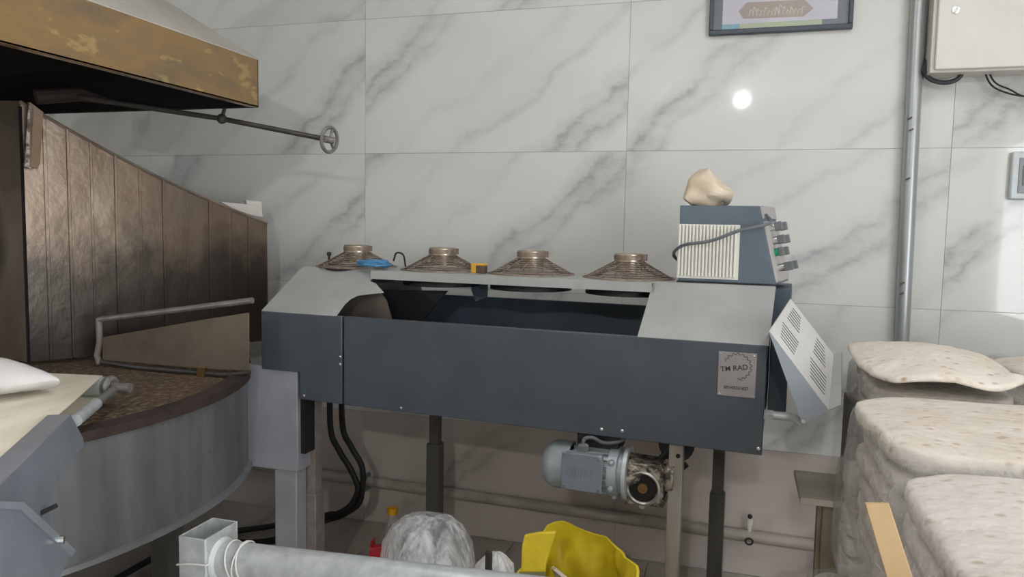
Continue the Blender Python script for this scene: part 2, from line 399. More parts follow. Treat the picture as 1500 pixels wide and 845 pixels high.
struct(MB().box(XL-.15, XR+.15, YF-.15, YF, 0, HC).build('wall_front', M['plaster'], smooth=False))
# right wall with the open shopfront in it
struct(MB().box(XR, XR+.15, -2.8, .15, 0, HC).box(XR, XR+.15, YF, -6.4, 0, HC).box(XR, XR+.15, -6.4, -2.8, 2.4, HC).box(XR, XR+.15, -6.4, -2.8, 0, .1).build('wall_right', M['plaster'], smooth=False))
wf = MB()
for y in (-6.4, -4.63, -2.86): wf.box(XR+.03, XR+.09, y, y+.06, .1, 2.4)
wf.box(XR+.03, XR+.09, -6.4, -2.8, 2.34, 2.4).box(XR+.03, XR+.09, -6.4, -2.8, .1, .16)
struct(wf.build('window_1', M['steel'], smooth=False))

# ceiling lights
def led_panel(x, y, label):
    t = thing('ceiling_light', label, 'light', (x, y, HC), group='square ceiling light panels')
    MB().box(x-.31, x+.31, y-.31, y-.29, HC-.03, HC).box(x-.31, x+.31, y+.29, y+.31, HC-.03, HC).box(x-.31, x-.29, y-.29, y+.29, HC-.03, HC).box(x+.29, x+.31, y-.29, y+.29, HC-.03, HC).build('frame', M['white'], t, smooth=False)
    MB().box(x-.29, x+.29, y-.29, y+.29, HC-.022, HC-.012).build('diffuser', M['led'], t, smooth=False)
led_panel(.75, -1.55, 'square ceiling light panel above the bread conveyor')
led_panel(1.75, -1.62, 'added unseen ceiling light panel above the bread table, brightening the right side')  # added fill panel, brightens the right side
led_panel(-.95, -1.72, 'added unseen ceiling light panel nearer the oven hood, brightening the middle')  # added fill panel, lifts the middle of the wall
for x, y, wh in ((-.05, -5.89, 'facing the bread conveyor'), (-5.47, -5.77, 'facing the oven side of the room')):
    t = thing('hanging_bulb', 'bare round bulb on the ceiling '+wh, 'light', (x, y, 2.88), group='hanging bulbs')
    MB().sphere((x, y, 2.88), .048, 16).build('bulb', M['bulb'], t)
    MB().tube([(x, y, 2.93), (x, y, 2.96)], .02, 12).tube([(x, y, 2.955), (x, y, HC)], .004, 6).build('cord', M['black'], t)

# ------------------------------------------------------------------ bread cooling conveyor
MY = math.radians(-3.5); MO = V(.085, -.93, 0)
MU = V(math.cos(MY), math.sin(MY), 0); MV = V(-math.sin(MY), math.cos(MY), 0)
def tol(p): d = Vector(p)-MO; return V(d.dot(MU), d.dot(MV), d.z)
def ml(px, py, v): return tol(onplane(px, py, MO+MV*v, MV))
con = thing('bread_cooling_conveyor', 'dark slate grey conveyor machine with four fans on its top plate', 'machine', MO, MY, world=False)
UL, ZB, ZT, ZP = -1.745, .778, 1.095, 1.245
US = ml(502, 500, 0).x; UST = ml(439, 560, 0).x
# front sheet: left section (stepped bottom) and long section
MB().prism([(UL, 0, .882), (UST, 0, .882), (UST, 0, .785), (US-.004, 0, .783), (US-.004, 0, ZT), (UL, 0, ZT)], (0, .02, 0)).build('front_panel', M['slate'], con, .003)
MB().prism([(US+.004, 0, .783), (0, 0, ZB-.004), (0, 0, ZT), (US+.004, 0, ZT)], (0, .02, 0)).build('front_panel', M['slate'], con, .003)
MB().box(US-.03, US+.03, .0205, .025, .80, ZT-.02).build('seam_strip', M['black'], con, smooth=False)
MB().box(UL, -.005, .60, .618, .80, 1.128).build('rear_panel', M['slate_in'], con, .002)
MB().box(UL+.01, -.01, .026, .598, .90, .93).build('conveyor_bed', M['slate_in'], con, smooth=False)
MB().box(UL, UL+.012, .022, .598, .885, 1.09).build('end_panel', M['slate'], con, smooth=False)
MB().box(-.016, -.004, .022, .598, .80, 1.09).build('end_panel', M['slate_in'], con, smooth=False)
# sloped covers on a plane from (v 0, z ZT) to (v .27, z ZP)
n_sl = V(0, -(ZP-ZT), .25).normalized(); n_w = MU*n_sl.x+MV*n_sl.y+V(0, 0, n_sl.z)
def sl(px, py): return tol(onplane(px, py, MO+V(0, 0, ZT), n_w))
a, b, c, d, e = [V(*q, 0) for q in ((-1.428, 0), (-1.438, .089), (-1.389, .114), (-1.314, .131), (-1.404, .186))]
slope = lambda u, v: V(u, v, ZT+v*(ZP-ZT)/.25)
MB().prism([slope(UL, .0), slope(a.x, .0), slope(b.x+.006, b.y-.03), slope(b.x+.012, b.y), slope(c.x-.02, c.y-.006), slope(c.x, c.y), slope(d.x, d.y), slope(e.x+.03, e.y-.01), slope(e.x, e.y), slope(e.x, .25), slope(UL, .25)], -n_sl*.004).build('sloped_cover', M['lgrey'], con, .001, label='light grey sloped cover with a rounded cut edge')
UR = -.375
UR = sl(934, 491).x
MB().prism([slope(UR, 0), slope(0.005, 0), slope(.012, .25), slope(UR, .25)], -n_sl*.004).build('sloped_cover', M['lgrey'], con, .001, label='wide light grey sloped cover')
for u0_, u1_ in ((UL, e.x), (UR, .0)):
    MB().prism([(u0_, .545, ZP), (u1_, .545, ZP), (u1_, .618, 1.13), (u0_, .618, 1.13)], (0, -.003, -.003)).build('rear_cover', M['lgrey'], con)
# top plate with lip
MB().prism([(UL, .25, ZP), (e.x, .25, ZP), (e.x, .197, ZP), (UR+.005, .197, ZP), (UR+.005, .25, ZP), (.01, .25, ZP), (.01, .545, ZP), (UL, .545, ZP)], (0, 0, -.004)).build('top_plate', M['lgrey'], con, .001)
MB().box(e.x, UR+.005, .192, .1968, ZP-.031, ZP).build('plate_lip', M['lgrey'], con)
g = [ml(x, y, .17) for x, y in ((470, 472), (500, 432), (556, 427), (566, 440), (577, 478))]
MB().prism(g, (0, .004, 0)).build('inner_shaded_side', pmat('shaded_inner_brown', '6b6259', '544c45', .5, .4), con)  # brown plate for the tunnel's inside face, its shadow put into the colour
MB().prism([ml(x, y, .34) for x, y in ((520, 424), (655, 426), (612, 478), (530, 478))], (0, .01, 0)).build('inner_shade_sheet', M['black'], con, smooth=False)  # black sheet standing in for deep shadow inside the left tunnel
p = ml(701, 430, .40)
MB().prism([(p.x-.035, .40, ZP-.004), (p.x+.035, .40, ZP-.004), (p.x+.028, .40, ZP-.10), (p.x-.012, .40, ZP-.115), (p.x-.03, .40, ZP-.075)], (0, .02, 0)).build('hanging_bracket', M['slate_in'], con)
# fans
FV = .38
def fan_meshes():
    gd = MB(); R0, R1, H = .150, .052, .054
    for k in range(9):
        q = k/8; gd.ring((0, 0, .003+H*q), (0, 0, 1), R0+(R1-R0)*q, .0021, 40, 5)
    for k in range(12):
        a = 2*PI*k/12
        gd.tube([(R0*math.cos(a), R0*math.sin(a), .003), (R1*math.cos(a+.25), R1*math.sin(a+.25), .003+H)], .0022, 5)
    gd.ring((0, 0, .001), (0, 0, 1), .158, .003, 40, 6)
    mo = MB().lathe([(0, .02), (.046, .02), (.046, .056), (.052, .056), (.052, .083), (.049, .087), (0, .087)], (0, 0, 0), seg=28)
    cap = MB().lathe([(.0525, .064), (.0535, .064), (.0535, .080), (.0525, .080)], (0, 0, 0), seg=28, close=True).box(.050, .062, -.012, .012, .062, .084)
    sh = MB().lathe([(.150, -.055), (.150, 0), (.145, 0), (.145, -.055)], (0, 0, 0), seg=40, close=True)
    bl = MB()
    for k in range(5):
        a = 2*PI*k/5; Mx = Matrix.Rotation(a, 4, 'Z') @ Matrix.Translation((.088, 0, -.025)) @ Matrix.Rotation(.5, 4, 'X')
        bl.box(-.05, .05, -.035, .035, -.0015, .0015, Mx)
    bl.lathe([(0, -.045), (.04, -.045), (.04, .0), (0, .0)], (0, 0, 0), seg=20)
    return (gd.mesh('fan_guard', M['bronze']), mo.mesh('fan_motor', M['tin']), cap.mesh('motor_band', M['bronze']), sh.mesh('fan_shroud', M['black']), bl.mesh('fan_blades', M['steel']))
fm = fan_meshes()
for px in (523, 648, 778, 921):
    u = ml(px, 400, FV).x
    gd = link('fan', fm[0], con, 0, (u, FV, ZP), label='round wire fan guard with tin motor on top')
    for nm, me in zip(('motor', 'motor_band', 'shroud', 'blades'), fm[1:]): link(nm, me, gd)
u1 = ml(523, 400, FV).x
# screws on the front sheet
sm = MB().lathe([(0, -.006), (.0055, -.006), (.005, -.008), (.002, -.0095), (0, -.0095)], (0, 0, 0), (0, 1, 0), 12).mesh('screw', M['screw'])
for x, y in ((447, 579), (589, 597), (882, 628), (912, 630), (1111, 656), (500, 522), (500, 533)): link('screw', sm, con, 0, ml(x, y, .006))
# nameplate
q0 = ml(1053, 512.5, 0); q1 = ml(1106, 585, 0)
NPX0, NPX1, NPZ0, NPZ1 = q0.x, q1.x, q1.z+.003, q0.z-.003
npl = MB().box(NPX0, NPX1, -.003, -.0002, NPZ0, NPZ1).build('nameplate', M['plate'], con, .002)
for x in (NPX0+.007, NPX1-.007):
    for z in (NPZ0+.007, NPZ1-.007): link('rivet', MB().lathe([(0, 0), (.0035, 0), (.0028, -.0018), (0, -.0024)], (x, -.003, z), (0, 1, 0), 10).mesh('rivet', M['screw']), npl)
def text_mesh(txt, size, mat, Mx, ext=.0004):
    cu = bpy.data.curves.new('lettering', 'FONT'); cu.body = txt; cu.size = size; cu.align_x = 'CENTER'; cu.align_y = 'CENTER'; cu.extrude = ext; cu.offset = size*.012
    o = bpy.data.objects.new('lettering', cu); COL.objects.link(o); dg = bpy.context.evaluated_depsgraph_get(); dg.update()
    me = bpy.data.meshes.new_from_object(o.evaluated_get(dg)); COL.objects.unlink(o); bpy.data.objects.remove(o)
    me.transform(Mx); me.materials.clear(); me.materials.append(mat); me.name = 'lettering'; return me
cx, cz = (NPX0+NPX1)/2, (NPZ0+NPZ1)/2; RX = Matrix.Rotation(PI/2, 4, 'X')
link('lettering', text_mesh('TM RAD', .021, M['ink'], Matrix.Translation((cx-.008, -.0034, cz+.018)) @ Matrix.Rotation(-.16, 4, 'Y') @ RX), npl, label='engraved maker name TM RAD')
link('lettering', text_mesh('09143231827', .0125, M['ink'], Matrix.Translation((cx, -.0034, NPZ0+.026)) @ RX), npl)
gp = []; gc = (cx+.001, cz+.024); nT = 12
for k in range(nT*4+1):
    a = math.radians(158)-math.radians(245)*k/(nT*4); rr = .040 if (k % 4) in (1, 2) else .0345
    gp.append((gc[0]+rr*math.cos(a), -.0034, gc[1]+rr*math.sin(a)*1.0))
MB().tube(gp, .0009, 5).build('gear_emblem', M['ink'], npl)
# control box on the plate
CBV, ZC = .28, 1.249
b0 = ml(993, 412, CBV); b1 = ml(1137, 415, CBV); t0 = ml(996, 303, CBV); t1 = ml(1113, 299, CBV)
zt = (t0.z+t1.z)/2; DB = .25
poly = [(b0.x, CBV, ZC), (b1.x, CBV, ZC), (t1.x, CBV, zt), (t0.x, CBV, zt)]
skew = .036
mb = MB(); pv = [Vector(p) for p in poly]; bk = [p+V(skew, DB, 0) for p in pv]
mb.add(pv+bk, [(0, 1, 2, 3), (7, 6, 5, 4), (0, 4, 5, 1), (1, 5, 6, 2), (2, 6, 7, 3), (3, 7, 4, 0)])
cb = mb.build('control_box', pmat('control_box_paint', '586570', '4f5b65', .45, 0, sc=8), con, .003)
MB().box(b0.x-.004, b1.x+.002, CBV-.002, CBV+DB, ZP, ZC).build('gasket', M['black'], cb, smooth=False)
# slatted vent
w0 = ml(994, 328, CBV); w1 = ml(1081, 411, CBV); vx0, vx1, vz0, vz1 = w0.x, w1.x, w1.z+.002, w0.z
MB().box(vx0, vx1, CBV-.004, CBV-.0002, vz0, vz1).build('vent_plate', M['white'], cb, smooth=False)
ns = 17; dx = (vx1-vx0-.008)/ns
slm = MB().box(0, dx*.58, CBV-.013, CBV-.004, vz0+.008, vz1-.003).mesh('vent_slat', M['white'], False)
for k in range(ns): link('vent_slat', slm, cb, .001, (vx0+.004+k*dx, 0, 0))
# sloping switch panel on the right side, with switches
def side(s, t, out=0):   # s 0..1 down the slope, t 0..1 to the back
    p = pv[2].lerp(pv[1], s)+V(skew, DB, 0)*t; nrm = (pv[1]-pv[2]).cross(V(skew, DB, 0)).normalized()
    return p+(nrm if nrm.x > 0 else -nrm)*out
MB().prism([side(.0, .02), side(.16, .02), side(.16, .95), side(.0, .95)], side(0, 0, .006)-side(0, 0)).build('header_strip', pmat('mauve_grey_strip', 'a9a4a3', '9c9796', .5), cb)
pan = MB().prism([side(.20, .02), side(.97, .02), side(.97, .95), side(.20, .95)], side(0, 0, .006)-side(0, 0)).build('switch_panel', pmat('switch_panel_paint', 'b6b1ae', 'a6a19e', .45), cb)
nout = side(0, 0, 1)-side(0, 0)
for k, (s_, ln, mt) in enumerate(((.28, .03, 'knob'), (.45, .03, 'steel'), (.60, .022, 'green'), (.80, .036, 'knob'))):
    for t_ in (.25, .65):
        p = side(s_, t_, .006)
        k1 = MB().tube([p, p+nout*ln*.55], .013, 14).build('switch', M['screw'] if mt != 'green' else M['green'], cb)
        MB().box(-.008, .008, -.014, .014, 0, ln*.8, Matrix.Translation(p+nout*ln*.5) @ nout.to_track_quat('Z', 'Y').to_matrix().to_4x4()).build('knob', M['knob'], k1, .003)
for s_ in (.22, .95): MB().tube([side(s_, .08, .006), side(s_, .08, .009)], .004, 8).build('screw', M['screw'], cb)
cw = [ml(1127, 327, CBV-.02), ml(1085, 337, CBV-.045), ml(1040, 353, CBV-.05), ml(1005, 358, CBV-.04), ml(990, 366, CBV-.015), ml(987, 374, CBV+.02), ml(993, 381, CBV+.06)]
MB().tube(bez([side(.12, .1, .01)]+cw), .0055, 8).build('control_cable', pmat('grey_cable', '63686b', '565b5e', .5), cb)
# dark end guard beyond the front sheet
MB().box(.002, .060, .34, .60, .83, 1.235).build('end_guard', M['slate_in'], con, .004)
# discharge chute
def wl(px, py, y): return tol(onY(px, py, y))
A = wl(1127, 484, -.98); B = wl(1158, 437, -.70); Cc = wl(1222, 520, -.70); Dd = wl(1215, 601, -.98); Ee = wl(1176, 622, -.98)
nrm = (B-A).cross(Dd-A).normalized(); nrm = nrm if nrm.z > 0 else -nrm
ch = MB().prism([A, B, Cc, Dd], -nrm*.003).build('discharge_chute', pmat('pale_chute_paint', 'cfcecb', 'c2c1be', .42), con, .001, label='pale slotted discharge chute hinged on a rod')
MB().prism([A-nrm*.003, Dd-nrm*.003, Ee], (0, .003, 0)).build('chute_side', pmat('chute_side_paint', '98a0a6', '8b9399', .45), ch)
MB().prism([B-nrm*.003, Cc-nrm*.003, Ee+(Cc-Dd)], (0, -.003, 0)).build('chute_side', M['lgrey'], ch)
Fw, Gw = wl(1233, 594, -.98), wl(1234, 517, -.71)
MB().prism([Dd, Cc, Gw, Fw], nrm.cross(Cc-Dd).normalized()*.003).build('chute_flange', M['lgrey'], ch)
MB().prism([A, B, B+V(-.012, 0, -.02), A+V(-.012, 0, -.02)], V(.002, 0, .002)).build('chute_flange', M['lgrey'], ch)
def bil(s_, t_): return A.lerp(B, t_).lerp(Dd.lerp(Cc, t_), s_)
for blk in ((.10, .13, .40), (.10, .58, .87), (.62, .13, .42), (.62, .58, .88)):
    for k in range(6):
        t_ = blk[1]+(blk[2]-blk[1])*k/5; s0 = blk[0]+(.04 if blk[1] < .5 else .0); s1 = s0+.24
        if blk[1] < .5: s0 -= .012*k
        else: s1 -= .012*k
        p, q = bil(s0, t_), bil(s1, t_); wv = (bil(s0, t_+.009)-p)
        MB().prism([p, q, q+wv, p+wv], nrm*.0008).build('slot_shade', M['soot_shade'], ch, smooth=False)  # dark strip on the sheet, painting the shade of an open slot
e1 = Ee+V(0, -.002, .012)
MB().tube([e1, e1+V(0, -.006, 0)], .006, 10).build('pivot_bolt', M['screw'], ch)
h0 = wl(1121, 607, -.91)
MB().tube([V(-.01, h0.y, h0.z), V(.025, h0.y, h0.z)], .016, 6).build('rod_nut', M['galv'], con)
MB().tube(bez([V(.02, h0.y, h0.z), V(.06, h0.y, h0.z), V(.085, h0.y+.01, h0.z-.006), V(.10, h0.y+.012, h0.z-.018)]), .012, 12).build('chute_rod', M['galv'], con)
# legs
def leg(pu, v, w, mat, zsl=None, wsl=None, z1=.80):
    o = MB().box(pu-w/2, pu+w/2, v-w/2, v+w/2, 0 if not zsl else zsl-.05, z1).build('leg', M[mat], con, .002)
    if zsl: MB().box(pu-wsl/2, pu+wsl/2, v-wsl/2, v+wsl/2, 0, zsl).build('leg_sleeve', M[mat], o, .003)
    return o
lf = leg(ml(990, 700, .05).x, .05, .042, 'leglight', z1=.79)
for z in (.735,): MB().tube([(lf.bound_box[0][0]+.028, .0285, z), (lf.bound_box[0][0]+.028, .0275, z)], .007, 12).build('bolt_hole_shade', M['soot_shade'], lf)  # black disc painting the darkness of the hole
leg(ml(1053, 680, .54).x, .54, .040, 'legdark', .465, .052)
leg(ml(638, 620, .54).x, .54, .040, 'legdark', .515, .056, .905)
leg(ml(459, 640, .12).x, .12, .045, 'legrust', .40, .060, .905)
# gear motor under the front sheet
mv = .05; mz = ml(860, 684, mv).z; mu0, mu1 = ml(806, 676, mv).x, ml(921, 690, mv).x
gm = MB()
gm.lathe([(.05, .085), (.066, .085), (.066, .205), (.05, .205)], (mu0, mv, mz), (1, 0, 0), 32)
for k in range(22):
    a = 2*PI*k/22; gm.box(.085, .205, -.0018, .0018, .062, .075, Matrix.Translation((mu0, mv, mz)) @ Matrix.Rotation(a, 4, 'X'))
gmo = gm.build('gear_motor', M['motor'], con, label='blue grey electric motor with worm gearbox')
MB().lathe([(0, 0), (.052, .0), (.066, .010), (.076, .03), (.077, .088), (.070, .088), (.068, .03), (0, .02)], (mu0-.012, mv, mz), (1, 0, 0), 36).build('fan_cover', M['motor'], gmo)
L = mu1-mu0
MB().lathe([(.05, 0), (.078, 0), (.078, .028), (.070, .032), (.070, .05), (.05, .05)], (mu1-.055, mv, mz), (1, 0, 0), 36).build('end_shield', M['motor'], gmo)
MB().lathe([(.03, 0), (.084, 0), (.084, .012), (.03, .012)], (mu1-.008, mv, mz), (1, 0, 0), 36).build('flange', pmat('pale_flange', 'b9bdbb', 'a5a9a7', .4, .2), gmo)
for a in (.6, 1.6, 2.7, 3.8, 4.9, 5.8):
    MB().sphere((mu1-.042, mv-.078*math.cos(a), mz+.078*math.sin(a)), .011, 10).build('lug', M['motor'], gmo)
ta, tb = ml(823, 662, mv-.09), ml(881, 722, mv-.09)
tz0, tz1 = tb.z-.004, ta.z+.002
MB().prism([(ta.x+.006, mv-.055, tz0+.01), (tb.x-.004, mv-.055, tz0+.01), (tb.x-.004, mv-.055, tz1-.002), (ta.x+.006, mv-.055, tz1-.002)], (0, -.028, 0)).build('terminal_box', M['motor'], gmo, .004)
lid = MB().prism([(ta.x, mv-.084, tz0), (tb.x, mv-.084, tz0), (tb.x+.002, mv-.084, tz1-.02), (tb.x-.014, mv-.084, tz1), (ta.x, mv-.084, tz1)], (0, -.008, 0)).build('terminal_lid', M['motorlid'], gmo, .003)
for x, z in ((ta.x+.01, tz1-.009), (tb.x-.012, tz1-.013), (ta.x+.01, tz0+.009), (tb.x-.01, tz0+.009)):
    MB().tube([(x, mv-.092, z), (x, mv-.095, z)], .005, 8).build('lid_screw', M['knob'], lid)
zc = tz0+.058; st = MB()
for k in range(8):
    x = ta.x+.022+k*.0105; st.tube([(x, mv-.092, zc-.014), (x+(.006 if k % 3 else -.004), mv-.0925, zc+.016)], .0016, 5)
st.tube([(ta.x+.02, mv-.0925, zc+.017), (tb.x-.03, mv-.0925, zc+.017)], .0015, 5)
st.build('cast_mark', M['motorlid'], lid)
MB().lathe([(.012, 0), (.019, 0), (.019, .022), (.012, .028)], (ta.x+.058, mv-.05, tz1-.006), (0, 0, 1), 6).build('cable_gland', M['knob'], gmo)
MB().tube(bez([(ta.x+.058, mv-.05, tz1+.01), (ta.x+.060, mv-.05, tz1+.035), (ta.x+.085, mv-.045, tz1+.042), (ta.x+.12, mv-.03, tz1+.026), (ta.x+.17, mv-.01, tz1+.034), (ta.x+.2, mv+.04, tz1+.06)]), .006, 8).build('motor_cable', M['knob'], gmo)
gx, gz = ml(941, 716, mv-.05).x, ml(941, 716, mv-.05).z
gb = MB()
gb.box(gx-.045, gx+.052, mv-.035, mv+.06, gz-.045, gz+.075).lathe([(.02, 0), (.058, .0), (.05, .02), (.038, .05), (.036, .11), (.045, .12), (.045, .14)], (mu1+.002, mv, mz+.005), (1, 0, 0), 20)
for k in range(5): gb.box(gx-.05, gx+.057, mv-.038, mv-.025, gz+.02+.012*k, gz+.025+.012*k)
gb.box(gx-.058, gx+.062, mv-.02, mv+.05, gz-.062, gz-.035).box(gx+.03, gx+.06, mv-.04, mv, gz-.03, gz+.07).box(gx-.055, gx-.025, mv-.034, mv, gz-.058, gz-.015)
gbo = disp(gb, .004, 40).build('gearbox', M['gear'], gmo, .004)
MB().lathe([(.0435, 0), (.054, 0), (.054, -.012), (.048, -.014), (.0435, -.010)], (gx, mv-.036, gz), (0, 1, 0), 32, True).build('output_flange', M['steel'], gmo)
for a in (PI/2, PI*1.05, -PI*.08, -PI/2): MB().tube([(gx+.055*math.cos(a), mv-.037, gz+.055*math.sin(a)), (gx+.055*math.cos(a), mv-.047, gz+.055*math.sin(a))], .010, 12).build('bolt_lug', M['steel'], gmo)
MB().lathe([(0, 0), (.044, 0), (.044, -.004), (0, -.004)], (gx, mv-.036, gz), (0, 1, 0), 28).build('seal', M['soot_shade'], gmo)
MB().lathe([(.0, 0), (.016, 0), (.015, -.008), (.009, -.008), (.008, -.003), (0, -.003)], (gx, mv-.040, gz), (0, 1, 0), 24).build('output_shaft', M['brass'], gmo)
MB().box(ta.x+.03, mu1-.03, .03, .13, mz+.07, .80).build('motor_bracket', M['black'], con, smooth=False)
p = ml(1005, 668, .10); MB().lathe([(0, 0), (.055, 0), (.055, .02), (0, .02)], (p.x-.03, .09, p.z+.035), (0, 1, 0), 24).build('drive_sprocket', M['black'], con)
pp = [ml(x, y, .09) for x, y in ((968, 672), (978, 662), (990, 648))]
MB().tube(bez(pp), .011, 8).build('drive_chain', M['black'], con)
pp = [ml(x, y, .09) for x, y in ((970, 706), (984, 696), (1006, 680))]
MB().tube(bez(pp), .010, 8).build('drive_chain', M['black'], con)

# things on the conveyor's top plate
def w_(u, v, z): return MO+MU*u+MV*v+V(0, 0, z)
mb = MB(); random.seed(3); base = ml(568, 390, .36); path = []
for k in range(46):
    a = k*.9; path.append(w_(base.x+(.03+.05*random.random())*math.cos(a), .26+(.02+.04*random.random())*math.sin(a), ZP+.007+.0005*k+.008*random.random()))
mb.tube(bez(path, 4), .0038, 6)
tag(mb.build('blue_cable_coil', M['blue']), 'tangled blue cable lying by the first cooling fan', 'cable')
pts = [w_(base.x+.02, .37, ZP+.03), w_(base.x+.055, .33, ZP+.062), w_(base.x+.09, .32, ZP+.055), w_(base.x+.105, .31, ZP+.012)]
tag(MB().tube(bez(pts), .0035, 6).build('black_cable', M['black']), 'thin black cable arching beside the blue cable coil', 'cable')
p = ml(702, 396, .30)
yb = thing('yellow_block', 'small yellow and brown block between two fans', 'block', w_(p.x, .28, ZP))
e = w_(p.x, .28, ZP)
Mx = Matrix.Translation(e) @ Matrix.Rotation(MY-.1, 4, 'Z')
MB().box(-.026, -.006, -.0, .03, .0005, .036, Mx).box(-.006, .027, 0, .03, .028, .036, Mx).build('case', M['ybox'], yb, .002)
MB().box(-.006, .027, .001, .029, .0005, .028, Mx).build('core', M['brown'], yb, .001)
p = ml(482, 392, .37); e = w_(p.x, .37, ZP)
tag(MB().tube([e+V(0, 0, .0005), e+V(0, 0, .04)], .005, 8).lathe([(0, .04), (.009, .04), (.009, .054), (0, .056)], e, seg=10).build('bolt_stud', M['black']), 'short black stud standing at the left end of the top plate', 'stud')
lm = MB().sphere((0, 0, 0), .080, 32, (.95, .75, .72)); disp(lm, .022, 14, 4); disp(lm, .008, 34, 6)
zmin = zt+.001
lw = tol(onY(1040, 290, -.5)); L0 = w_(lw.x, .43, 0)
for q in lm.v:
    if q.z > 0: q.z *= 1.12-4.5*q.x; q.x -= .12*q.z
    q.z = max(q.z, -.045)
zz = min(q.z for q in lm.v)
for q in lm.v: q += V(L0.x, L0.y, zmin-zz)
tag(lm.build('dough_lump', M['dough']), 'pale waxy lump in a clear wrapper on the control box', 'lump')

# ------------------------------------------------------------------ rotary oven
OC = V(-2.666, -1.381, 0); OR = 1.10
ov = thing('rotary_bread_oven', 'round rotary bread oven with grey drum and sooty metal back panels', 'oven', (OC.x, OC.y, 0))
MB().lathe([(OR-.02, .53), (OR, .53), (OR, .845), (OR-.02, .845)], OC, seg=128, close=True).build('drum', M['drum'], ov)
MB().lathe([(OR-.06, .515), (OR+.016, .515), (OR+.016, .53), (OR-.06, .53)], OC, seg=128, close=True).build('drum_lip', pmat('pale_drum_lip', '8b8d8f', '797b7d', .45, .3), ov)
MB().lathe([(OR-.05, .845), (OR+.012, .845), (OR+.012, .872), (OR-.05, .872)], OC, seg=128, close=True).build('rim', M['rust'], ov)
MB().lathe([(0, .80), (OR-.052, .80), (OR-.052, .858), (0, .858)], OC, seg=128).build('stone_bed', M['bed'], ov)
MB().lathe([(0, .54), (OR-.03, .54), (OR-.03, .56), (0, .56)], OC, seg=64).build('drum_floor', M['soot_shade'], ov)
for a in (.7, 2.3, 3.9, 5.5):
    x, y = OC.x+.8*math.cos(a), OC.y+.8*math.sin(a); MB().box(x-.04, x+.04, y-.04, y+.04, 0, .54).build('leg', M['legdark'], ov)
# sooty back wall, one stave after another, with a falling top edge
PA, PB = V(-2.54, -1.01, 0), V(-2.05, -.20, 0); dirw = (PB-PA).normalized(); nw = V(dirw.y, -dirw.x, 0)
xs = [37, 104, 137, 172, 207, 241, 275, 308, 338, 365, 392]
def topz(t): return 1.835+(1.405-1.835)*(t/.947)-.03*math.sin(PI*t/.947)
ts = [(onplane(x, 400, PA, nw)-PA).dot(dirw) for x in xs]
for i in range(len(ts)-1):
    a, b = ts[i]+.0015, ts[i+1]-.0015; mb = MB(); off = nw*(.003*(i % 2))
    P1, P2 = PA+dirw*a+off, PA+dirw*b+off
    mb.prism([P1+V(0, 0, .875), P2+V(0, 0, .875), P2+V(0, 0, topz(b)), P1+V(0, 0, topz(a))], -nw*.008)
    mb.build('back_panel', M['stave'], ov, .001)
    if i: MB().prism([P1+V(0, 0, .88)-dirw*.006, P1+V(0, 0, .88)+dirw*.004, P1+V(0, 0, topz(a))+dirw*.004, P1+V(0, 0, topz(a)+.001)-dirw*.006], nw*.006).build('seam_rib', M['stave'], ov, .001)
mid = (ts[0]+ts[1])/2
MB().prism([PA+dirw*(mid-.006)+V(0, 0, .88), PA+dirw*(mid+.006)+V(0, 0, .88), PA+dirw*(mid+.006)+V(0, 0, topz(mid)-.01), PA+dirw*(mid-.006)+V(0, 0, topz(mid)-.01)], nw*.007).build('seam_rib', M['stave'], ov, .001)
tp = [PA+dirw*t+V(0, 0, topz(t)+.002)+nw*.002 for t in [ts[0]+(ts[-1]-ts[0])*k/12 for k in range(13)]]
MB().tube(tp, .007, 6).build('top_edging', pmat('edging', '9a8b7d', '7c6d60', .5, .4), ov)
PL = PA+V(-.85, .22, 0)
MB().prism([PA+V(-.006, 0, .875), PL+V(0, 0, .875), PL+V(0, 0, 1.9), PA+V(-.006, 0, 1.84)], V(0, .008, 0)).build('back_panel', M['burnt'], ov)
MB().prism([PA+V(-.004, -.002, .875), PA+V(.004, -.002, .875), PA+V(.004, -.002, 1.82), PA+V(-.004, -.002, 1.82)], V(0, .008, 0)).build('corner_gap_shade', M['soot_shade'], ov)  # solid black strip painting the shade in the corner gap
# bracket at the corner
for (pts, mt) in (([(40, 150), (48, 158), (44, 248), (34, 244)], 'gear'), ([(42, 150), (62, 165), (57, 238), (54, 247), (41, 245)], 'rust2')):
    if mt == 'rust2': M.setdefault('rust2', pmat('ochre_angle_iron', '8a6a47', 'a08a78', .6, .3, sc=8))
    MB().prism([onplane(x, y, PA+nw*.03, nw) for x, y in pts], nw*.02).build('bracket', M[mt], ov, .001)
# front guard: rail, post and sheet
GY = -.915
def gy(px, py): return onY(px, py, GY)
MB().tube([gy(145, 468), gy(258, 454), gy(370, 440)], .011, 10).build('guard_rail', M['wheel'], ov)
MB().tube([gy(145, 466), gy(146, 500), gy(142, 520), gy(146, 533)], .011, 10).build('guard_post', M['legrust'], ov)
MB().prism([gy(150, 494), gy(310, 466), gy(364, 458), gy(364, 543), gy(300, 540), gy(150, 527)], (0, .006, 0)).build('guard_sheet', pmat('tan_guard_sheet', '7b7062', '655a4e', .35, .45, sc=6, bump=.1, bsc=20), ov, .001)
MB().tube([gy(148, 530), gy(200, 538), gy(330, 549), gy(366, 546)], .009, 8).build('lower_rail', M['rod'], ov)
MB().prism([gy(292, 537), gy(303, 538), gy(302, 551), gy(291, 550)], (0, -.012, 0)).build('latch', M['brass'], ov)
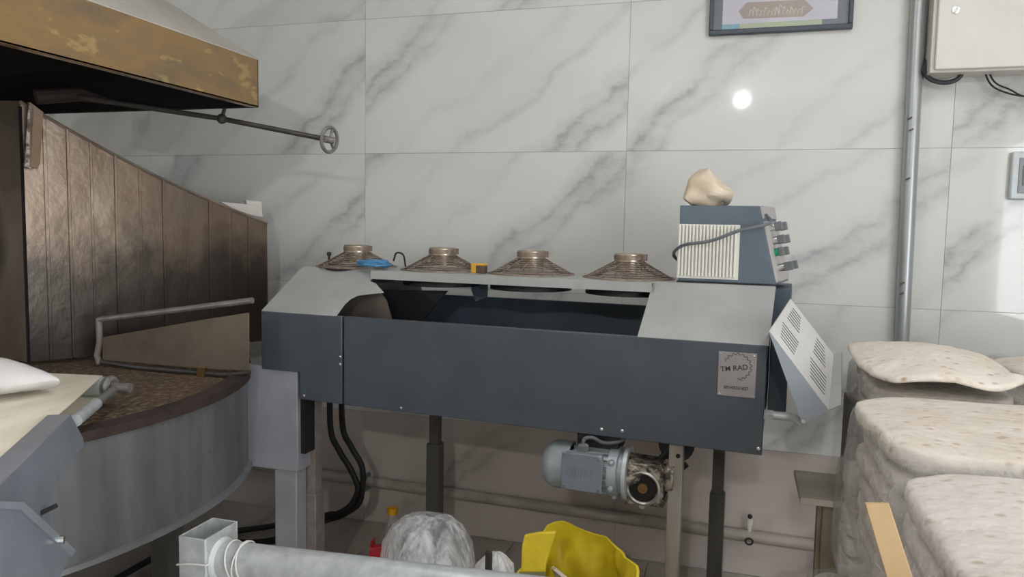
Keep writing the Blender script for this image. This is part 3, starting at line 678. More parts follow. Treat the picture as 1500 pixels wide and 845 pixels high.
# support at the drum's right side
SY = -.82
s0, s1 = onY(357, 548, SY), onY(436, 690, SY)
MB().box(s0.x, s1.x, SY, SY+.10, s1.z-.004, .892).build('leg_shroud', M['lgrey2'], ov, .003)
l0, l1 = onY(400, 700, SY), onY(432, 700, SY)
MB().box(l0.x, l1.x, SY+.01, SY+.075, 0, s1.z).build('support_leg', M['lgrey2'], ov, .003)
MB().box(s1.x+.001, s1.x+.020, SY+.02, SY+.10, s1.z+.06, .892).build('shroud_gap_shade', M['soot_shade'], ov)  # black strip standing in for the dark gap beside the shroud
MB().prism([onY(384, 295, -.3)*0+PA+dirw*.80+V(0, 0, 1.478)] + [PA+dirw*t+V(0, 0, z) for t, z in ((.80, 1.50), (.84, 1.515), (.90, 1.525), (.93, 1.50), (.93, 1.45), (.88, 1.445))], nw*.01)
pc = MB().prism([PA+dirw*t+V(0, 0, z)-nw*.03 for t, z in ((.74, 1.50), (.83, 1.495), (.93, 1.488), (.935, 1.435), (.88, 1.443), (.80, 1.468))], -nw*.02)
pcp = thing('folded_paper', 'crumpled white paper lying on the oven panel edge by the wall', 'paper', PA+dirw*.83+V(0, 0, 1.43))
pc.build('sheet', M['papers'], pcp, .004)
MB().prism([PA+dirw*t+V(0, 0, z)-nw*.04 for t, z in ((.86, 1.512), (.935, 1.508), (.935, 1.47), (.87, 1.475))], -nw*.03).build('sheet', M['papers'], pcp, .004)

# ------------------------------------------------------------------ hood with damper rod
HX, HY0, HY1, HZ0, HZ1, HXL = -1.76, -2.15, -.68, 1.845, 2.02, -3.62
hd = thing('extraction_hood', 'yellowed brown extraction hood with grey sloping roof over the oven', 'hood', ((HX+HXL)/2, (HY0+HY1)/2, HZ0))
def wallseg(p, q, name='hood_band'):
    p, q = Vector(p), Vector(q); d = (q-p).normalized(); n = V(d.y, -d.x, 0)
    return MB().prism([p+V(0, 0, HZ0), q+V(0, 0, HZ0), q+V(0, 0, HZ1), p+V(0, 0, HZ1)], -n*.006).build(name, M['hoodgold'], hd, .001)
cor = [(HX, HY0, 0), (HX, HY1, 0), (HXL, HY1, 0), (HXL, HY0, 0)]
for i in range(4): wallseg(cor[i], cor[(i+1) % 4])
for i in range(4):
    p, q = Vector(cor[i]), Vector(cor[(i+1) % 4]); cm = V((HX+HXL)/2, (HY0+HY1)/2, 0); ins = .012
    p2, q2 = p.lerp(cm, .03), q.lerp(cm, .03)
    MB().prism([p+V(0, 0, HZ0), q+V(0, 0, HZ0), q2+V(0, 0, HZ0), p2+V(0, 0, HZ0)], V(0, 0, .006)).build('hood_lip', M['hoodgold' if i == 0 else 'soot_shade'], hd)
    MB().prism([p.lerp(cm, .012)+V(0, 0, HZ0+.007), q.lerp(cm, .012)+V(0, 0, HZ0+.007), q.lerp(cm, .012)+V(0, 0, HZ1), p.lerp(cm, .012)+V(0, 0, HZ1)], (cm-(p+q)/2).normalized()*.004).build('sooty_lining', M['soot_shade'], hd)
    t1_, t2_ = p.lerp(cm, .75)+V(0, 0, 2.52), q.lerp(cm, .75)+V(0, 0, 2.52); r1, r2 = p+V(0, 0, HZ1), q+V(0, 0, HZ1)
    MB().prism([r1, r2, t2_, t1_], V(0, 0, .004)).build('hood_roof', M['hoodtop'], hd)
    MB().prism([r1.lerp(cm+V(0, 0, HZ1), .012)-V(0, 0, .008), r2.lerp(cm+V(0, 0, HZ1), .012)-V(0, 0, .008), t2_-V(0, 0, .012), t1_-V(0, 0, .012)], V(0, 0, -.004)).build('sooty_lining', M['soot_shade'], hd)
cm = V((HX+HXL)/2, (HY0+HY1)/2, 0)
MB().box(cm.x-.22, cm.x+.22, cm.y-.18, cm.y+.18, 2.51, HC).build('duct', M['hoodtop'], hd)
ra, rm, rb = onY(165, 150, -.86), onY(325, 174, -.69), onY(478, 204, -.56)
MB().tube([ra+(ra-rb)*.15, ra, rm, rb], .010, 10).build('damper_rod', M['rod'], hd)
MB().tube([rm, V(rm.x+.012, -.685, HZ0+.01)], .007, 8).sphere(rm, .02, 10).build('rod_hanger', M['rod'], hd)
rd = (rb-ra).normalized(); hw = MB().ring(rb+rd*.012, rd+V(.25, -.55, 0), .047, .007, 28, 8)
ax = (rd+V(.25, -.55, 0)).normalized(); e1 = ax.orthogonal().normalized(); e2 = ax.cross(e1)
for k in range(3):
    a = 2*PI*k/3+.5; dv = e1*math.cos(a)+e2*math.sin(a); hw.tube([rb+rd*.012, rb+rd*.012+dv*.046], .005, 6)
hw.tube([rb-rd*.012, rb+rd*.03], .014, 10)
hw.build('handwheel', M['wheel'], hd, label='grey spoked handwheel at the end of the rod')
q1 = onplane(52, 142, PA+nw*.06, nw); q2 = onplane(118, 138, PA+nw*.06, nw); q3 = onplane(160, 149, PA+nw*.06, nw)
MB().tube([q1, q2, q3], [.028, .026, .012], 10).build('damper_linkage', M['rust'], hd)

# ------------------------------------------------------------------ dough feeder with canvas belt (left foreground)
BD = V(.54, -.84, 0).normalized(); BW = V(.84, .54, 0).normalized(); BA = V(.985, .17, 0).normalized()
RA = V(-1.79, -1.41, .922)      # right end of the roller, centre
fe = thing('dough_feeder', 'grey sheet metal dough feeder with a cream canvas belt over a roller', 'machine', (RA.x, RA.y, 0))
rr = .030
MB().tube([RA-BA*.75, RA+BA*.005], rr, 24).build('roller', M['galv'], fe)
MB().tube([RA, RA+BA*.085], .014, 14).build('roller_shaft', M['wheel'], fe)
MB().ring(RA+BA*.022, BA, .024, .011, 20, 8).build('bearing', M['wheel'], fe)
slp = -.02
bl = MB(); pts = []
for k in range(9):
    a = PI/2*1.1-(PI*1.1)*k/8; pts.append((-math.cos(a)*(rr+.003), math.sin(a)*(rr+.003)))
prof = [(1.0, rr+.003+slp*1.0)] + [(-math.cos(math.radians(80-20*k))*(rr+.003)*1.0, math.sin(math.radians(80-20*k))*(rr+.003)) for k in range(0, 9)] + [(1.0, -rr-.003+slp*1.0)]
def bp(s_, z, w): return RA+BD*s_+V(0, 0, z)+BA*w
vs = []; n = len(prof)
for w in (-.75, -.006):
    vs += [bp(s_, z, w) for s_, z in prof]
bl.add(vs, [(i, i+1, n+i+1, n+i) for i in range(n-1)])
beo = bl.build('canvas_belt', M['belt'], fe)
so = beo.modifiers.new('thick', 'SOLIDIFY'); so.thickness = .004
pn = BW; P0 = RA+BW*.03
def fp(px, py, off=0): return onplane(px, py, P0+BW*off, pn)
MB().prism([fp(*q) for q in ((-60, 770), (104, 608), (122, 641), (124, 654), (84, 690), (72, 775), (60, 900), (-60, 900))], -BW*.004).build('side_plate', pmat('feeder_paint', '868d95', '7a8189', .45, .1, sc=8), fe, .001)
MB().prism([fp(-60, 770), fp(104, 608), fp(104, 608)-BW*.05, fp(-60, 770)-BW*.05], (0, 0, .003)).build('top_flange', M['lgrey2'], fe, .001)
tb0 = fp(118, 610, -.01)
MB().tube([RA+BA*.04, tb0], .011, 12).build('tension_arm', M['wheel'], fe)
MB().tube([(RA+BA*.04).lerp(tb0, .6), tb0+(tb0-RA-BA*.04)*.12], .016, 12).build('tension_sleeve', M['galv'], fe)
pf = pmat('drive_box_paint', '848b93', '777e86', .42, .1, sc=8)
off = .09
bx = MB().prism([fp(x, y, off) for x, y in ((-60, 740), (33, 742), (104, 812), (86, 850), (60, 900), (-60, 900))], -BW*.088).build('drive_box', pf, fe, .002)
MB().prism([fp(x, y, off+.004) for x, y in ((-60, 731), (36, 735), (112, 806), (106, 815), (31, 746), (-60, 742))], -BW*.096).build('drive_box_lid', pmat('drive_lid_paint', '8f969d', '838a91', .42, .1, sc=8), bx, .001)
p = fp(87, 791, off+.004); MB().tube([p, p+BW*.008], .008, 10).build('lid_bolt', M['screw'], bx)
p = fp(60, 752, .0); MB().tube([p-BW*.002, p+BW*.03+V(0, 0, .015)], .005, 8).build('stud', M['rod'], fe)
MB().box(-1.80, -1.74, -2.30, -2.24, 0, .875).box(-1.42, -1.36, -2.20, -2.14, 0, .875).build('stand', M['legdark'], fe)
# white cloth bag on the belt
bc = onplane(18, 556, RA+V(0, 0, rr+.05), V(0, 0, 1))
cb_ = MB().sphere((0, 0, 0), 1, 28, (.26, .15, .055)); disp(cb_, .03, 6, 2)
Rz = Matrix.Rotation(math.atan2(BW.y, BW.x)-.3, 4, 'Z')
tip = V(.17, 0, 0)
for q in cb_.v:
    k = max(0, q.x/.26); q.y *= 1-.75*k*k; q.z *= 1-.45*k*k
    q.z = max(q.z, -.03); v = Rz @ q; q.x, q.y, q.z = v.x, v.y, v.z
    s_ = (V(bc.x-.16, bc.y, 0)+V(q.x, q.y, 0)-V(RA.x, RA.y, 0)).dot(BD)
    q += V(bc.x-.16, bc.y, RA.z+rr+.003+slp*max(s_, 0)+.036)
tag(cb_.build('white_cloth_bag', M['cloth']), 'white cloth bag lying on the canvas belt of the feeder', 'bag')

# ------------------------------------------------------------------ foreground pipe stand
PYW = -1.75
f0 = onY(300, 785, PYW); pz = onY(360, 796, PYW).z-.04
tl = [onZ(x, y, .735) for x, y in ((268, 783), (300, 788), (343, 765), (311, 760))]
ps = thing('pipe_rail', 'galvanised round pipe rail welded to a square steel post', 'rail', ((tl[0].x+tl[2].x)/2, (tl[0].y+tl[2].y)/2, 0))
cx_, cy_ = sum(p.x for p in tl)/4, sum(p.y for p in tl)/4
def hollow(x, y, w, d, z0, z1, t, rz):
    mb = MB(); Mx = Matrix.Translation((x, y, 0)) @ Matrix.Rotation(rz, 4, 'Z')
    mb.box(-w, w, -d, -d+t, z0, z1, Mx).box(-w, w, d-t, d, z0, z1, Mx).box(-w, -w+t, -d+t, d-t, z0, z1, Mx).box(w-t, w, -d+t, d-t, z0, z1, Mx); return mb
e1_, e2_ = tl[1]-tl[0], tl[2]-tl[1]
ang = math.atan2(e2_.y, e2_.x)
hollow(cx_, cy_, .034, .056, .0, .735, .004, .0).build('square_post', M['galv'], ps, .001)
pst = V(cx_+.045, cy_, .655); pen = onY(752, 845, PYW+.03); pen = V(pen.x, pen.y, .0)
q0_ = V(cx_+.02, cy_-.005, onY(360, 797, cy_).z-.040); q1_ = V(.12, cy_+.01, onY(752, 843, cy_).z-.040)
q1_.z = q0_.z+(onY(752, 843, cy_).z-.04-q0_.z)*((q1_.x-q0_.x)/(onY(752, 843, cy_).x-q0_.x))
MB().tube([q0_, q1_], .040, 28).build('round_pipe', M['galv'], ps)
MB().box(q1_.x-.03, q1_.x+.03, q1_.y-.03, q1_.y+.03, 0, q1_.z).build('square_post', M['galv'], ps)
MB().ring(q0_+V(.018, 0, 0), (q1_-q0_), .040, .008, 28, 8).build('weld_bead', pmat('white_weld', 'c9cccb', 'b5b8b7', .5, .2, bump=.4), ps)
dq = (q1_-q0_).normalized()
wr = MB()
for k, (o_, tlt) in enumerate(((.055, .25), (.075, -.12), (.082, .15))): wr.ring(q0_+dq*o_, dq+V(0, 0, tlt)+V(0, tlt*.4, 0), .0432, .0022, 32, 6)
tag(wr.build('tie_wire', M['string']), 'thin white wire wound around the galvanised pipe', 'wire')
wr = []
for k in range(25):
    a = 2*PI*k/24; lx = .0375*max(-1, min(1, 1.4*math.cos(a))); ly = .0590*max(-1, min(1, 1.4*math.sin(a)))
    v = V(lx, ly, 0); wr.append(V(cx_, cy_, .668+.012*math.cos(a+1))+v)
tag(MB().tube(wr, .0022, 6).build('tie_wire', M['string']), 'white wire looped once around the square steel post', 'wire')

# ------------------------------------------------------------------ bags, bottle and packet under the conveyor
def pleat_bag(name, c, prof, folds, amp, seed, mat, sq=1.0, lean=(0, 0)):
    mb = MB(); seg = 72; vs = []; fs = []
    for i, (r, z) in enumerate(prof):
        k = z/prof[-1][1]
        for j in range(seg):
            a = 2*PI*j/seg; n = noise.noise(V(math.cos(a)*folds, math.sin(a)*folds, z*2.2+seed))+.5*noise.noise(V(math.cos(a)*folds*2.7, math.sin(a)*folds*2.7, z*5+seed))
            q = r*(1+amp*n*(.35+k))
            vs.append(V(c[0]+q*math.cos(a)+lean[0]*k*k, c[1]+q*sq*math.sin(a)+lean[1]*k*k, z))
    for i in range(len(prof)-1):
        for j in range(seg): fs.append((i*seg+j, i*seg+(j+1) % seg, (i+1)*seg+(j+1) % seg, (i+1)*seg+j))
    fs += [tuple(range(seg-1, -1, -1)), tuple((len(prof)-1)*seg+j for j in range(seg))]
    mb.add(vs, fs); return mb
c0 = onY(634, 800, -1.15); ztop = onY(640, 755, -1.15).z
prof = [(.12, 0), (.15, .04), (.155, .2), (.15, .32), (.145, ztop-.17), (.134, ztop-.10), (.105, ztop-.045), (.07, ztop-.012), (.02, ztop), (.003, ztop)]
tag(pleat_bag('plastic_bag', (c0.x, -1.15), prof, 2.4, .16, 3, None, .85, (-.01, 0)).build('plastic_bag', M['bagclear'], ang=60), 'large crinkled clear plastic bag standing behind the pipe rail', 'plastic bag')
c1 = onY(726, 830, -1.36); zt2 = onY(720, 808, -1.36).z
prof = [(.04, 0), (.052, .03), (.055, .2), (.053, zt2-.10), (.046, zt2-.04), (.025, zt2-.012), (.012, zt2)]
wbg = thing('small_white_bag', 'small white plastic bag between the clear bag and the yellow sack', 'plastic bag', (c1.x, -1.36, 0))
pleat_bag('small_white_bag', (c1.x, -1.36), prof, 2, .3, 8, None, .8).build('film', M['bagwhite'], wbg, ang=60)
e = onY(717, 832, -1.412)
MB().box(e.x-.011, e.x+.007, -1.418, -1.408, e.z-.03, e.z+.045).build('dark_label', M['ink'], wbg, .003)
# yellow sack with open mouth
c2 = onY(842, 830, -1.15); sx, sy = c2.x, -1.15
mb = MB(); seg = 64; rows = 22; vs = []; fs = []
zb = onY(838, 772, -1.02).z
for side_ in range(2):
    for i in range(rows+1):
        k = i/rows
        for j in range(seg):
            a = 2*PI*j/seg
            rim = zb-.065-.065*math.cos(a+PI/2*1.0-PI)*-1
            rim = zb-.07+.07*math.sin(a)+.03*max(0, -math.cos(a))+.012*math.sin(3*a+1)
            z = rim*k
            r = (.165-.02*k+.012*math.sin(PI*k))-(.004 if side_ else 0)
            if k > .9: r += (.012 if not side_ else .008)*(k-.9)/.1
            n = noise.noise(V(math.cos(a)*1.8, math.sin(a)*1.8, z*6))*.04+noise.noise(V(math.cos(a)*5, math.sin(a)*5, z*9))*.022
            r += n*(.3+k)
            vs.append(V(sx+r*math.cos(a), sy+r*.88*math.sin(a), max(z, .004*side_)))
N1 = (rows+1)*seg
for s_ in range(2):
    for i in range(rows):
        for j in range(seg):
            q = (i*seg+j, i*seg+(j+1) % seg, (i+1)*seg+(j+1) % seg, (i+1)*seg+j); q = tuple(x+s_*N1 for x in q); fs.append(q if not s_ else q[::-1])
for j in range(seg): fs.append((rows*seg+j, rows*seg+(j+1) % seg, N1+rows*seg+(j+1) % seg, N1+rows*seg+j))
fs.append(tuple(range(seg-1, -1, -1)))
mb.add(vs, fs)
ys = thing('yellow_sack', 'open yellow plastic sack holding bread scraps', 'sack', (sx, sy, 0))
yo = mb.build('sack', M['yellow'], ys, ang=70)
fl_ = [onY(x, y, -1.305) for x, y in ((762, 850), (764, 800), (768, 784), (790, 780), (815, 779), (806, 806), (800, 826), (797, 850))]
mb = MB().prism(fl_, (0, .012, 0)); mb.build('folded_collar', M['yellow'], ys, .004)
MB().prism([onY(x, y, -1.309) for x, y in ((760, 838), (798, 838), (800, 848), (760, 848))], (0, .003, 0)).build('strap', M['olive'], ys)
random.seed(5)
for k in range(3):
    a = 2.1*k+.4; e = V(sx+.02+.055*math.cos(a), sy-.02+.05*math.sin(a), zb-.13+.01*k)
    mb = MB().box(-.045, .045, -.035, .035, -.006, .006, Matrix.Translation(e) @ Matrix.Rotation(a, 4, 'Z') @ Matrix.Rotation(.7+.5*random.random(), 4, 'X'))
    tag(disp(mb, .012, 14, k).build('bread_scrap', M['bread']), 'torn piece of flatbread in the yellow sack', 'bread', 'bread scraps in the sack')
# bottle
be = onY(575, 748, -.40); bh = onY(575, 744, -.40).z
bt = thing('soda_bottle', 'clear plastic bottle with a yellow cap by the wall', 'bottle', (be.x, -.40, 0))
MB().lathe([(.03, 0), (.036, .01), (.036, bh*.55), (.033, bh*.62), (.018, bh*.84), (.0125, bh*.88), (.0125, bh*.93)], (be.x, -.40, 0), seg=24).build('body', M['bottle'], bt)
MB().lathe([(.0, bh*.90), (.021, bh*.90), (.021, bh), (.018, bh+.003), (0, bh+.003)], (be.x, -.40, 0), seg=20).build('cap', M['ycap'], bt)
e = onY(541, 803, -.75)
mb = MB().prism([V(e.x-.03, -.75, 0), V(e.x+.06, -.75, 0), V(e.x+.055, -.74, e.z+.01), V(e.x+.0, -.74, e.z-.005), V(e.x-.0, -.74, e.z+.025)], (0, .04, 0))
tag(mb.build('red_packet', M['red'], None, .004), 'red crumpled packet beside the clear plastic bag', 'packet')

# ------------------------------------------------------------------ wall fittings
pp = [onY(471, 695, -.03), onY(820, 743, -.03), onY(1178, 797, -.03)]
zl, zr = pp[0].z, pp[2].z; dzdx = (zr-zl)/(pp[2].x-pp[0].x)
gz_ = lambda x: zl+dzdx*(x-pp[0].x)
gp_ = thing('gas_pipe', 'beige painted pipe running low along the tiled wall', 'pipe', (-.7, -.03, gz_(-.7)))
M['gaspipe'] = pmat('beige_pipe_paint', 'b0a79d', '9a9086', .5, sc=7)
MB().tube([(-3.9, -.028, gz_(-3.9)), (2.5, -.028, gz_(2.5))], .024, 16).build('pipe', M['gaspipe'], gp_)
e = onY(537, 692, -.03)
MB().box(e.x-.008, e.x+.008, -.058, -.0005, gz_(e.x)-.04, gz_(e.x)+.035).build('pipe_clamp', M['wheel'], gp_, .002)
e = onY(1098, 775, -.05)
tp_ = MB().tube([(e.x, -.03, gz_(e.x)+.02), (e.x, -.03, gz_(e.x)+.05)], .008, 10).tube([(e.x, -.03, gz_(e.x)+.05), (e.x, -.03, gz_(e.x)+.075)], .012, 10).build('valve', M['white'], gp_)
MB().sphere((e.x, -.03, gz_(e.x)+.083), .010, 8).build('valve_knob', M['black'], gp_)
MB().ring((e.x, -.06, gz_(e.x)-.01), (0, 1, .2), .014, .004, 16, 6).build('valve_ring', M['rust'], gp_)
# conduit
c_t = onY(1346, 0, -.035); c_b = onY(1321, 497, -.035)
cx0 = (c_t.x+c_b.x)/2
cdt = thing('wall_conduit', 'tall grey metal conduit running down the tiled wall', 'pipe', (cx0, -.035, 0))
MB().tube([(c_b.x, -.033, .0), (c_b.x, -.033, 1.0), (c_t.x, -.033, 2.2), (c_t.x, -.033, HC)], .0265, 20).build('tube', M['conduit'], cdt)
for x, y in ((1333, 173), (1335, 190), (1330, 262), (1322, 415), (1321, 430)):
    e = onY(x, y, -.061); MB().box(e.x-.008, e.x+.008, -.0605, -.055, e.z-.003, e.z+.003, Matrix.Translation(e) @ Matrix.Rotation(-.5, 4, 'Y') @ Matrix.Translation(-e)).build('scratch_mark', M['rod'], cdt)
hc_ = [onY(x, y, -.02) for x, y in ((1338, -10), (1336, 40), (1336, 70), (1340, 110))]
tag(MB().tube(bez(hc_), .006, 8).build('black_cable', M['black']), 'black cable tucked behind the grey wall conduit', 'cable')
# distribution box
DBY = -.13
d0 = onY(1369, 103, DBY); dz0 = d0.z; dx0 = d0.x
db = thing('distribution_box', 'cream metal electrical box mounted high on the wall', 'electrical box', (dx0+.25, -.06, dz0))
MB().box(dx0-.012, dx0+.50, DBY+.016, -.0005, dz0-.006, dz0+.62).build('case', M['cream'], db, .004)
MB().box(dx0, dx0+.49, DBY, DBY+.014, dz0+.002, dz0+.61).build('door', M['cream'], db, .005)
e = onY(1400, 15, DBY); MB().lathe([(0, 0), (.013, 0), (.012, -.004), (.007, -.005), (.0065, -.002), (0, -.002)], e, (0, 1, 0), 20).build('lock', M['screw'], db)
tag(MB().tube(bez([V(cx0+.03, -.045, dz0+.05)]+[onY(x, y, -.06) for x, y in ((1354, 105), (1365, 117), (1385, 121), (1402, 116), (1411, 104))]+[V(onY(1411, 104, -.06).x+.004, -.06, dz0+.02)]), .0085, 10).build('black_cable', pmat('thick_cable', '35383d', '2b2e33', .5)), 'thick dark cable looping under the cream electrical box', 'cable')
for k, ofs in enumerate(((0, 0), (4, -5))):
    tag(MB().tube(bez([onY(1443, 92, -.07)]+[onY(x+ofs[0]*(i < 3), y+ofs[1]*(i < 3), -.05) for i, (x, y) in enumerate(((1445, 112), (1455, 127), (1475, 136), (1500, 141), (1530, 140)))]), .003, 6).build('thin_wire', M['black']), 'thin dark wire hanging from the cream electrical box', 'wire', 'thin wires below the electrical box')
# wall switch
s0_ = onY(1484, 222, -.03); s1_ = onY(1484, 292, -.03)
sw = thing('wall_switch', 'pale framed switch with dark insert on the right of the wall', 'switch', (s0_.x+.06, -.02, s1_.z))
MB().box(s0_.x, s0_.x+.13, -.03, -.0005, s1_.z, s0_.z).build('frame', pmat('pale_switch', 'c8cfcf', 'bcc4c4', .4), sw, .006)
ins_ = MB().box(s0_.x+.022, s0_.x+.108, -.033, -.028, s1_.z+.022, s0_.z-.022).build('insert', pmat('grey_insert', '8a9294', '7d8587', .4), sw, .002)
MB().box(s0_.x+.034, s0_.x+.096, -.035, -.031, s1_.z+.05, s0_.z-.05).build('rocker', M['knob'], sw, .002)
# picture
pb0, pb1 = onY(1038, 53, -.02), onY(1249, 41, -.02); FX0, FX1, FZ0 = pb0.x, pb1.x, (pb0.z+pb1.z)/2; FH = .40; FZ1 = FZ0+FH
pic = thing('framed_print', 'dark framed print with brown calligraphy emblem high on the wall', 'picture', ((FX0+FX1)/2, -.01, FZ0))
fwid = .020
fr = MB().box(FX0, FX1, -.026, -.001, FZ0, FZ0+fwid).box(FX0, FX1, -.026, -.001, FZ1-fwid, FZ1).box(FX0, FX0+fwid*.8, -.026, -.001, FZ0+fwid, FZ1-fwid).box(FX1-fwid*.8, FX1, -.026, -.001, FZ0+fwid, FZ1-fwid)
fr.build('frame', M['frame'], pic, .003)
MB().box(FX0+.014, FX1-.014, -.010, -.006, FZ0+.018, FZ1-.018).build('mat_board', M['mat_board'], pic, smooth=False)
W_ = FX1-FX0
MB().box(FX0+.05, FX1-.055, -.0115, -.0102, FZ0+.042, FZ1-.05).build('print_sheet', M['lilac'], pic, smooth=False)
MB().box(FX0+.05, FX0+.115, -.012, -.0102, FZ0+.022, FZ0+.0415).build('print_band', M['strip2'], pic, smooth=False)
MB().box(FX0+.1155, FX1-.108, -.012, -.0102, FZ0+.022, FZ0+.0415).build('print_band', M['strip'], pic, smooth=False)
mb = MB().prism([(FX0+.13, -.0116, FZ0+.060), (FX0+.35, -.0116, FZ0+.056), (FX0+.385, -.0116, FZ0+.085), (FX0+.352, -.0116, FZ0+.118), (FX0+.14, -.0116, FZ0+.122), (FX0+.11, -.0116, FZ0+.09)], (0, -.0006, 0))
mb.build('emblem', M['calli'], pic)
random.seed(11); mb = MB()
for k in range(15):
    x = FX0+.15+k*.0137; h = .014+.022*random.random(); mb.tube(bez([(x, -.0124, FZ0+.068), (x+.004, -.0124, FZ0+.068+h), (x+.012, -.0124, FZ0+.075+.02*random.random())], 4), .0019, 5)
mb.build('emblem_lettering', M['calli2'], pic)
MB().box(FX0+.014, FX1-.014, -.0175, -.016, FZ0+.018, FZ1-.018).build('glass', M['glasspane'], pic, smooth=False)
# black hoses
h1 = [w_(ml(484, 600, .45).x, .45, .86)] + [onY(x, y, -.30) for x, y in ((484, 625), (497, 660), (514, 688), (524, 715), (515, 738), (495, 752), (470, 757))]
h2 = [w_(ml(500, 600, .45).x, .45, .80)] + [onY(x, y, -.28) for x, y in ((502, 625), (515, 655), (530, 683), (531, 712), (525, 738), (500, 755), (478, 762))]
for h, wh in ((h1, 'rusty leg'), (h2, 'wall pipe clamp')):
    e = h[-1]; h += [V(e.x-.2, -.42, .03), V(e.x-.6, -.5, .025)]
    tag(MB().tube(bez(h), .013, 10).build('black_hose', M['black']), 'black hose hanging under the conveyor, the one nearer the '+wh, 'hose', 'black hoses under the conveyor')
tag(MB().tube(bez([onZ(x, y, .022) for x, y in ((170, 848), (230, 815), (290, 790), (345, 778), (400, 770), (450, 757))]), .013, 10).build('floor_hose', M['black']), 'black hose lying on the floor beneath the oven drum', 'hose')
e = onY(503, 600, -.10)
tag(MB().tube([V(e.x, -.30, .80), V(e.x, -.30, .03)], .003, 6).build('hanging_string', M['legrust']), 'thin cord hanging straight down beside the black hoses', 'cord')

# ------------------------------------------------------------------ bread bags on the right
def soft(x0, x1, y0, y1, z0, z1, n=(22, 26), p=5, amp=.012, seed=0, dome=.0, zs=None):
    """rounded pillow block as one closed grid"""
    mb = MB(); nu, nv = n; cx, cy, cz = (x0+x1)/2, (y0+y1)/2, (z0+z1)/2; hx, hy, hz = (x1-x0)/2, (y1-y0)/2, (z1-z0)/2
    seg = 2*(nu+nv); vs = []; fs = []; rows = 14
    def se(c): return math.copysign(abs(c)**(2/p), c)
    for i in range(rows+1):
        t = -PI/2+PI*i/rows; cz_, sz_ = max(math.cos(t), 0)**(2/p), se(math.sin(t))
        for j in range(seg):
            a = 2*PI*j/seg; x, y = hx*cz_*se(math.cos(a)), hy*cz_*se(math.sin(a)); z = hz*sz_
            if sz_ > 0: z += dome*max(0, 1-(x/hx)**2)*max(0, 1-(y/hy)**2)*sz_
            vs.append(V(cx+x, cy+y, cz+z))
    for i in range(rows):
        for j in range(seg): fs.append((i*seg+j, i*seg+(j+1) % seg, (i+1)*seg+(j+1) % seg, (i+1)*seg+j))
    mb.add(vs, fs)
    for q in mb.v:
        d = noise.noise_vector(q*7+V(seed, seed, 0))*amp+noise.noise_vector(q*22+V(0, seed, 0))*amp*.35
        q += d; q.z = max(q.z, z0)
    return mb
def bread_bag(name, label, x0, x1, y0, y1, z0, z1, layers, seed, filmm, dome=.01, group=None, tilt=0, top=None):
    t = thing(name, label, 'bread bag', ((x0+x1)/2, (y0+y1)/2, z0), group=group); random.seed(seed); h = (z1-z0-.008)/layers
    for k in range(layers):
        j = [.014*(random.random()-.5) for _ in range(4)]
        mb = soft(x0+.022+j[0], x1-.022+j[1], y0+.022+j[2], y1-.022+j[3], z0+.004+h*k, z0+.004+h*(k+1)-.002, (16, 20), 6, .007 if k == layers-1 else .004, seed+k, dome if k == layers-1 else 0)
        if k < layers-1:
            for q in mb.v: q.z = min(q.z, z0+.004+h*(k+1)-.001)
        mb.build('flatbread', M['bread' if (k+seed) % 2 else 'bread2'], t, ang=70)
    fm_ = soft(x0, x1, y0, y1, z0, z1+.004, (26, 30), 7, .010, seed+20, dome)
    fm_.build('plastic_film', filmm, t, ang=75)
    return t
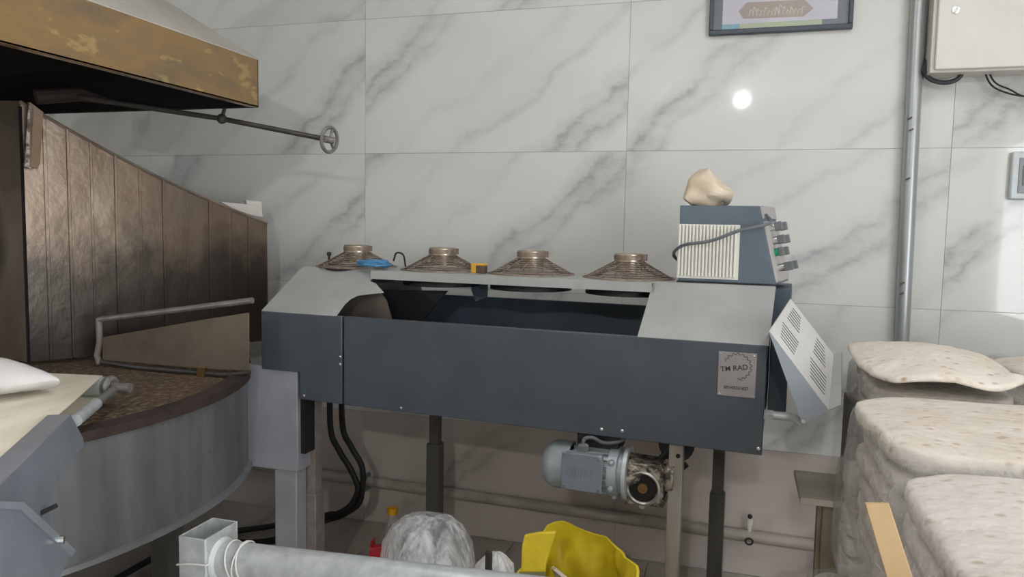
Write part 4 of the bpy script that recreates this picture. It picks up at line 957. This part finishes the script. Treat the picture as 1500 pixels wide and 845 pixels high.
# supports
def table(name, label, x0, x1, y0, y1, zt_, mat, lm_, th=.025, inset=.05):
    t = thing(name, label, 'table', ((x0+x1)/2, (y0+y1)/2, 0))
    MB().box(x0, x1, y0, y1, zt_-th, zt_).build('table_top', M[mat], t, .002)
    for x in (x0+inset, x1-inset):
        for y in (y0+inset*.7, y1-inset*.7): MB().box(x-.025, x+.025, y-.02, y+.02, 0, zt_-th).build('leg', M[lm_], t, .002)
    return t
table('side_table', 'small pale board table standing near the wall under the bread', .205, 1.28, -.80, -.52, .62, 'wood', 'wood2', .02, .095)
tag(MB().box(.345, 1.26, -.79, -.53, .621, .90).build('crate', M['dkwood'], None, .003), 'dark crate on the small board table under the bread', 'crate')
table('bread_table', 'low steel table carrying the front bread bags', .33, 1.10, -2.50, -1.17, .70, 'dkwood', 'legdark', .025, .26)
bread_bag('bread_bag', 'bag of flatbread with a loose bread on top, resting on the dark crate', .335, .70, -1.14, -.56, .905, 1.030, 3, 1, M['breadfilm2'], .008)
bread_bag('bread_bag', 'bag of flatbread on the far end of the dark crate by the wall', .73, 1.25, -.92, -.46, .905, 1.05, 3, 9, M['breadfilm'], .03)
bread_bag('bread_bag', 'bag of flatbread in the middle of the row on the steel table', .262, .92, -1.715, -1.15, .703, 1.035, 6, 2, M['breadfilm'], .012)
bread_bag('bread_bag', 'bag of flatbread on the steel table with cardboard leaning against it', .242, .95, -2.42, -1.74, .703, 1.03, 6, 3, M['breadfilm'], .012)
lb = soft(.318, .685, -1.20, -.57, 1.056, 1.080, (22, 26), 4, .010, 31, .04)
for q in lb.v:
    q.z += .008*math.sin(q.x*30)*(1 if q.y < -1.1 else 0)
tag(lb.build('loose_flatbread', M['bread'], ang=70), 'loose flatbread draped over the rear bread bag', 'bread')
bread_bag('bread_bag', 'lowest bag of flatbread lying on the pallet', .20, .56, -1.36, -.98, .285, .50, 4, 5, M['breadfilm2'], .01)
tag(MB().box(.18, .565, -1.40, -.96, .18, .28).box(.18, .565, -1.40, -1.30, 0, .18).box(.18, .565, -1.06, -.96, 0, .18).build('pallet', M['dkwood'], None, .003), 'wooden pallet under the lowest bread bag', 'pallet')
e0 = onY(1226, 700, -1.0)
bread_bag('bread_bag', 'slim translucent bag of bread standing on the lowest bag', e0.x, .40, -1.13, -.93, .512, .80, 5, 6, M['breadfilm2'], .02)
# cardboard sheet leaning on the front bags
k0 = [onY(x, y, -2.25) for x, y in ((1266, 735), (1301, 735), (1338, 850), (1300, 850))]
t_ = (k0[3]-k0[0]); t2 = (k0[2]-k0[1])
bt0 = k0[0]+t_*(k0[0].z/(k0[0].z-k0[3].z)); bt1 = k0[1]+t2*(k0[1].z/(k0[1].z-k0[2].z))
tag(MB().prism([k0[0], k0[1], bt1, bt0], (0, -.006, 0)).build('cardboard_sheet', M['card'], None, .001), 'tan cardboard strip leaning against the bread bags', 'cardboard')
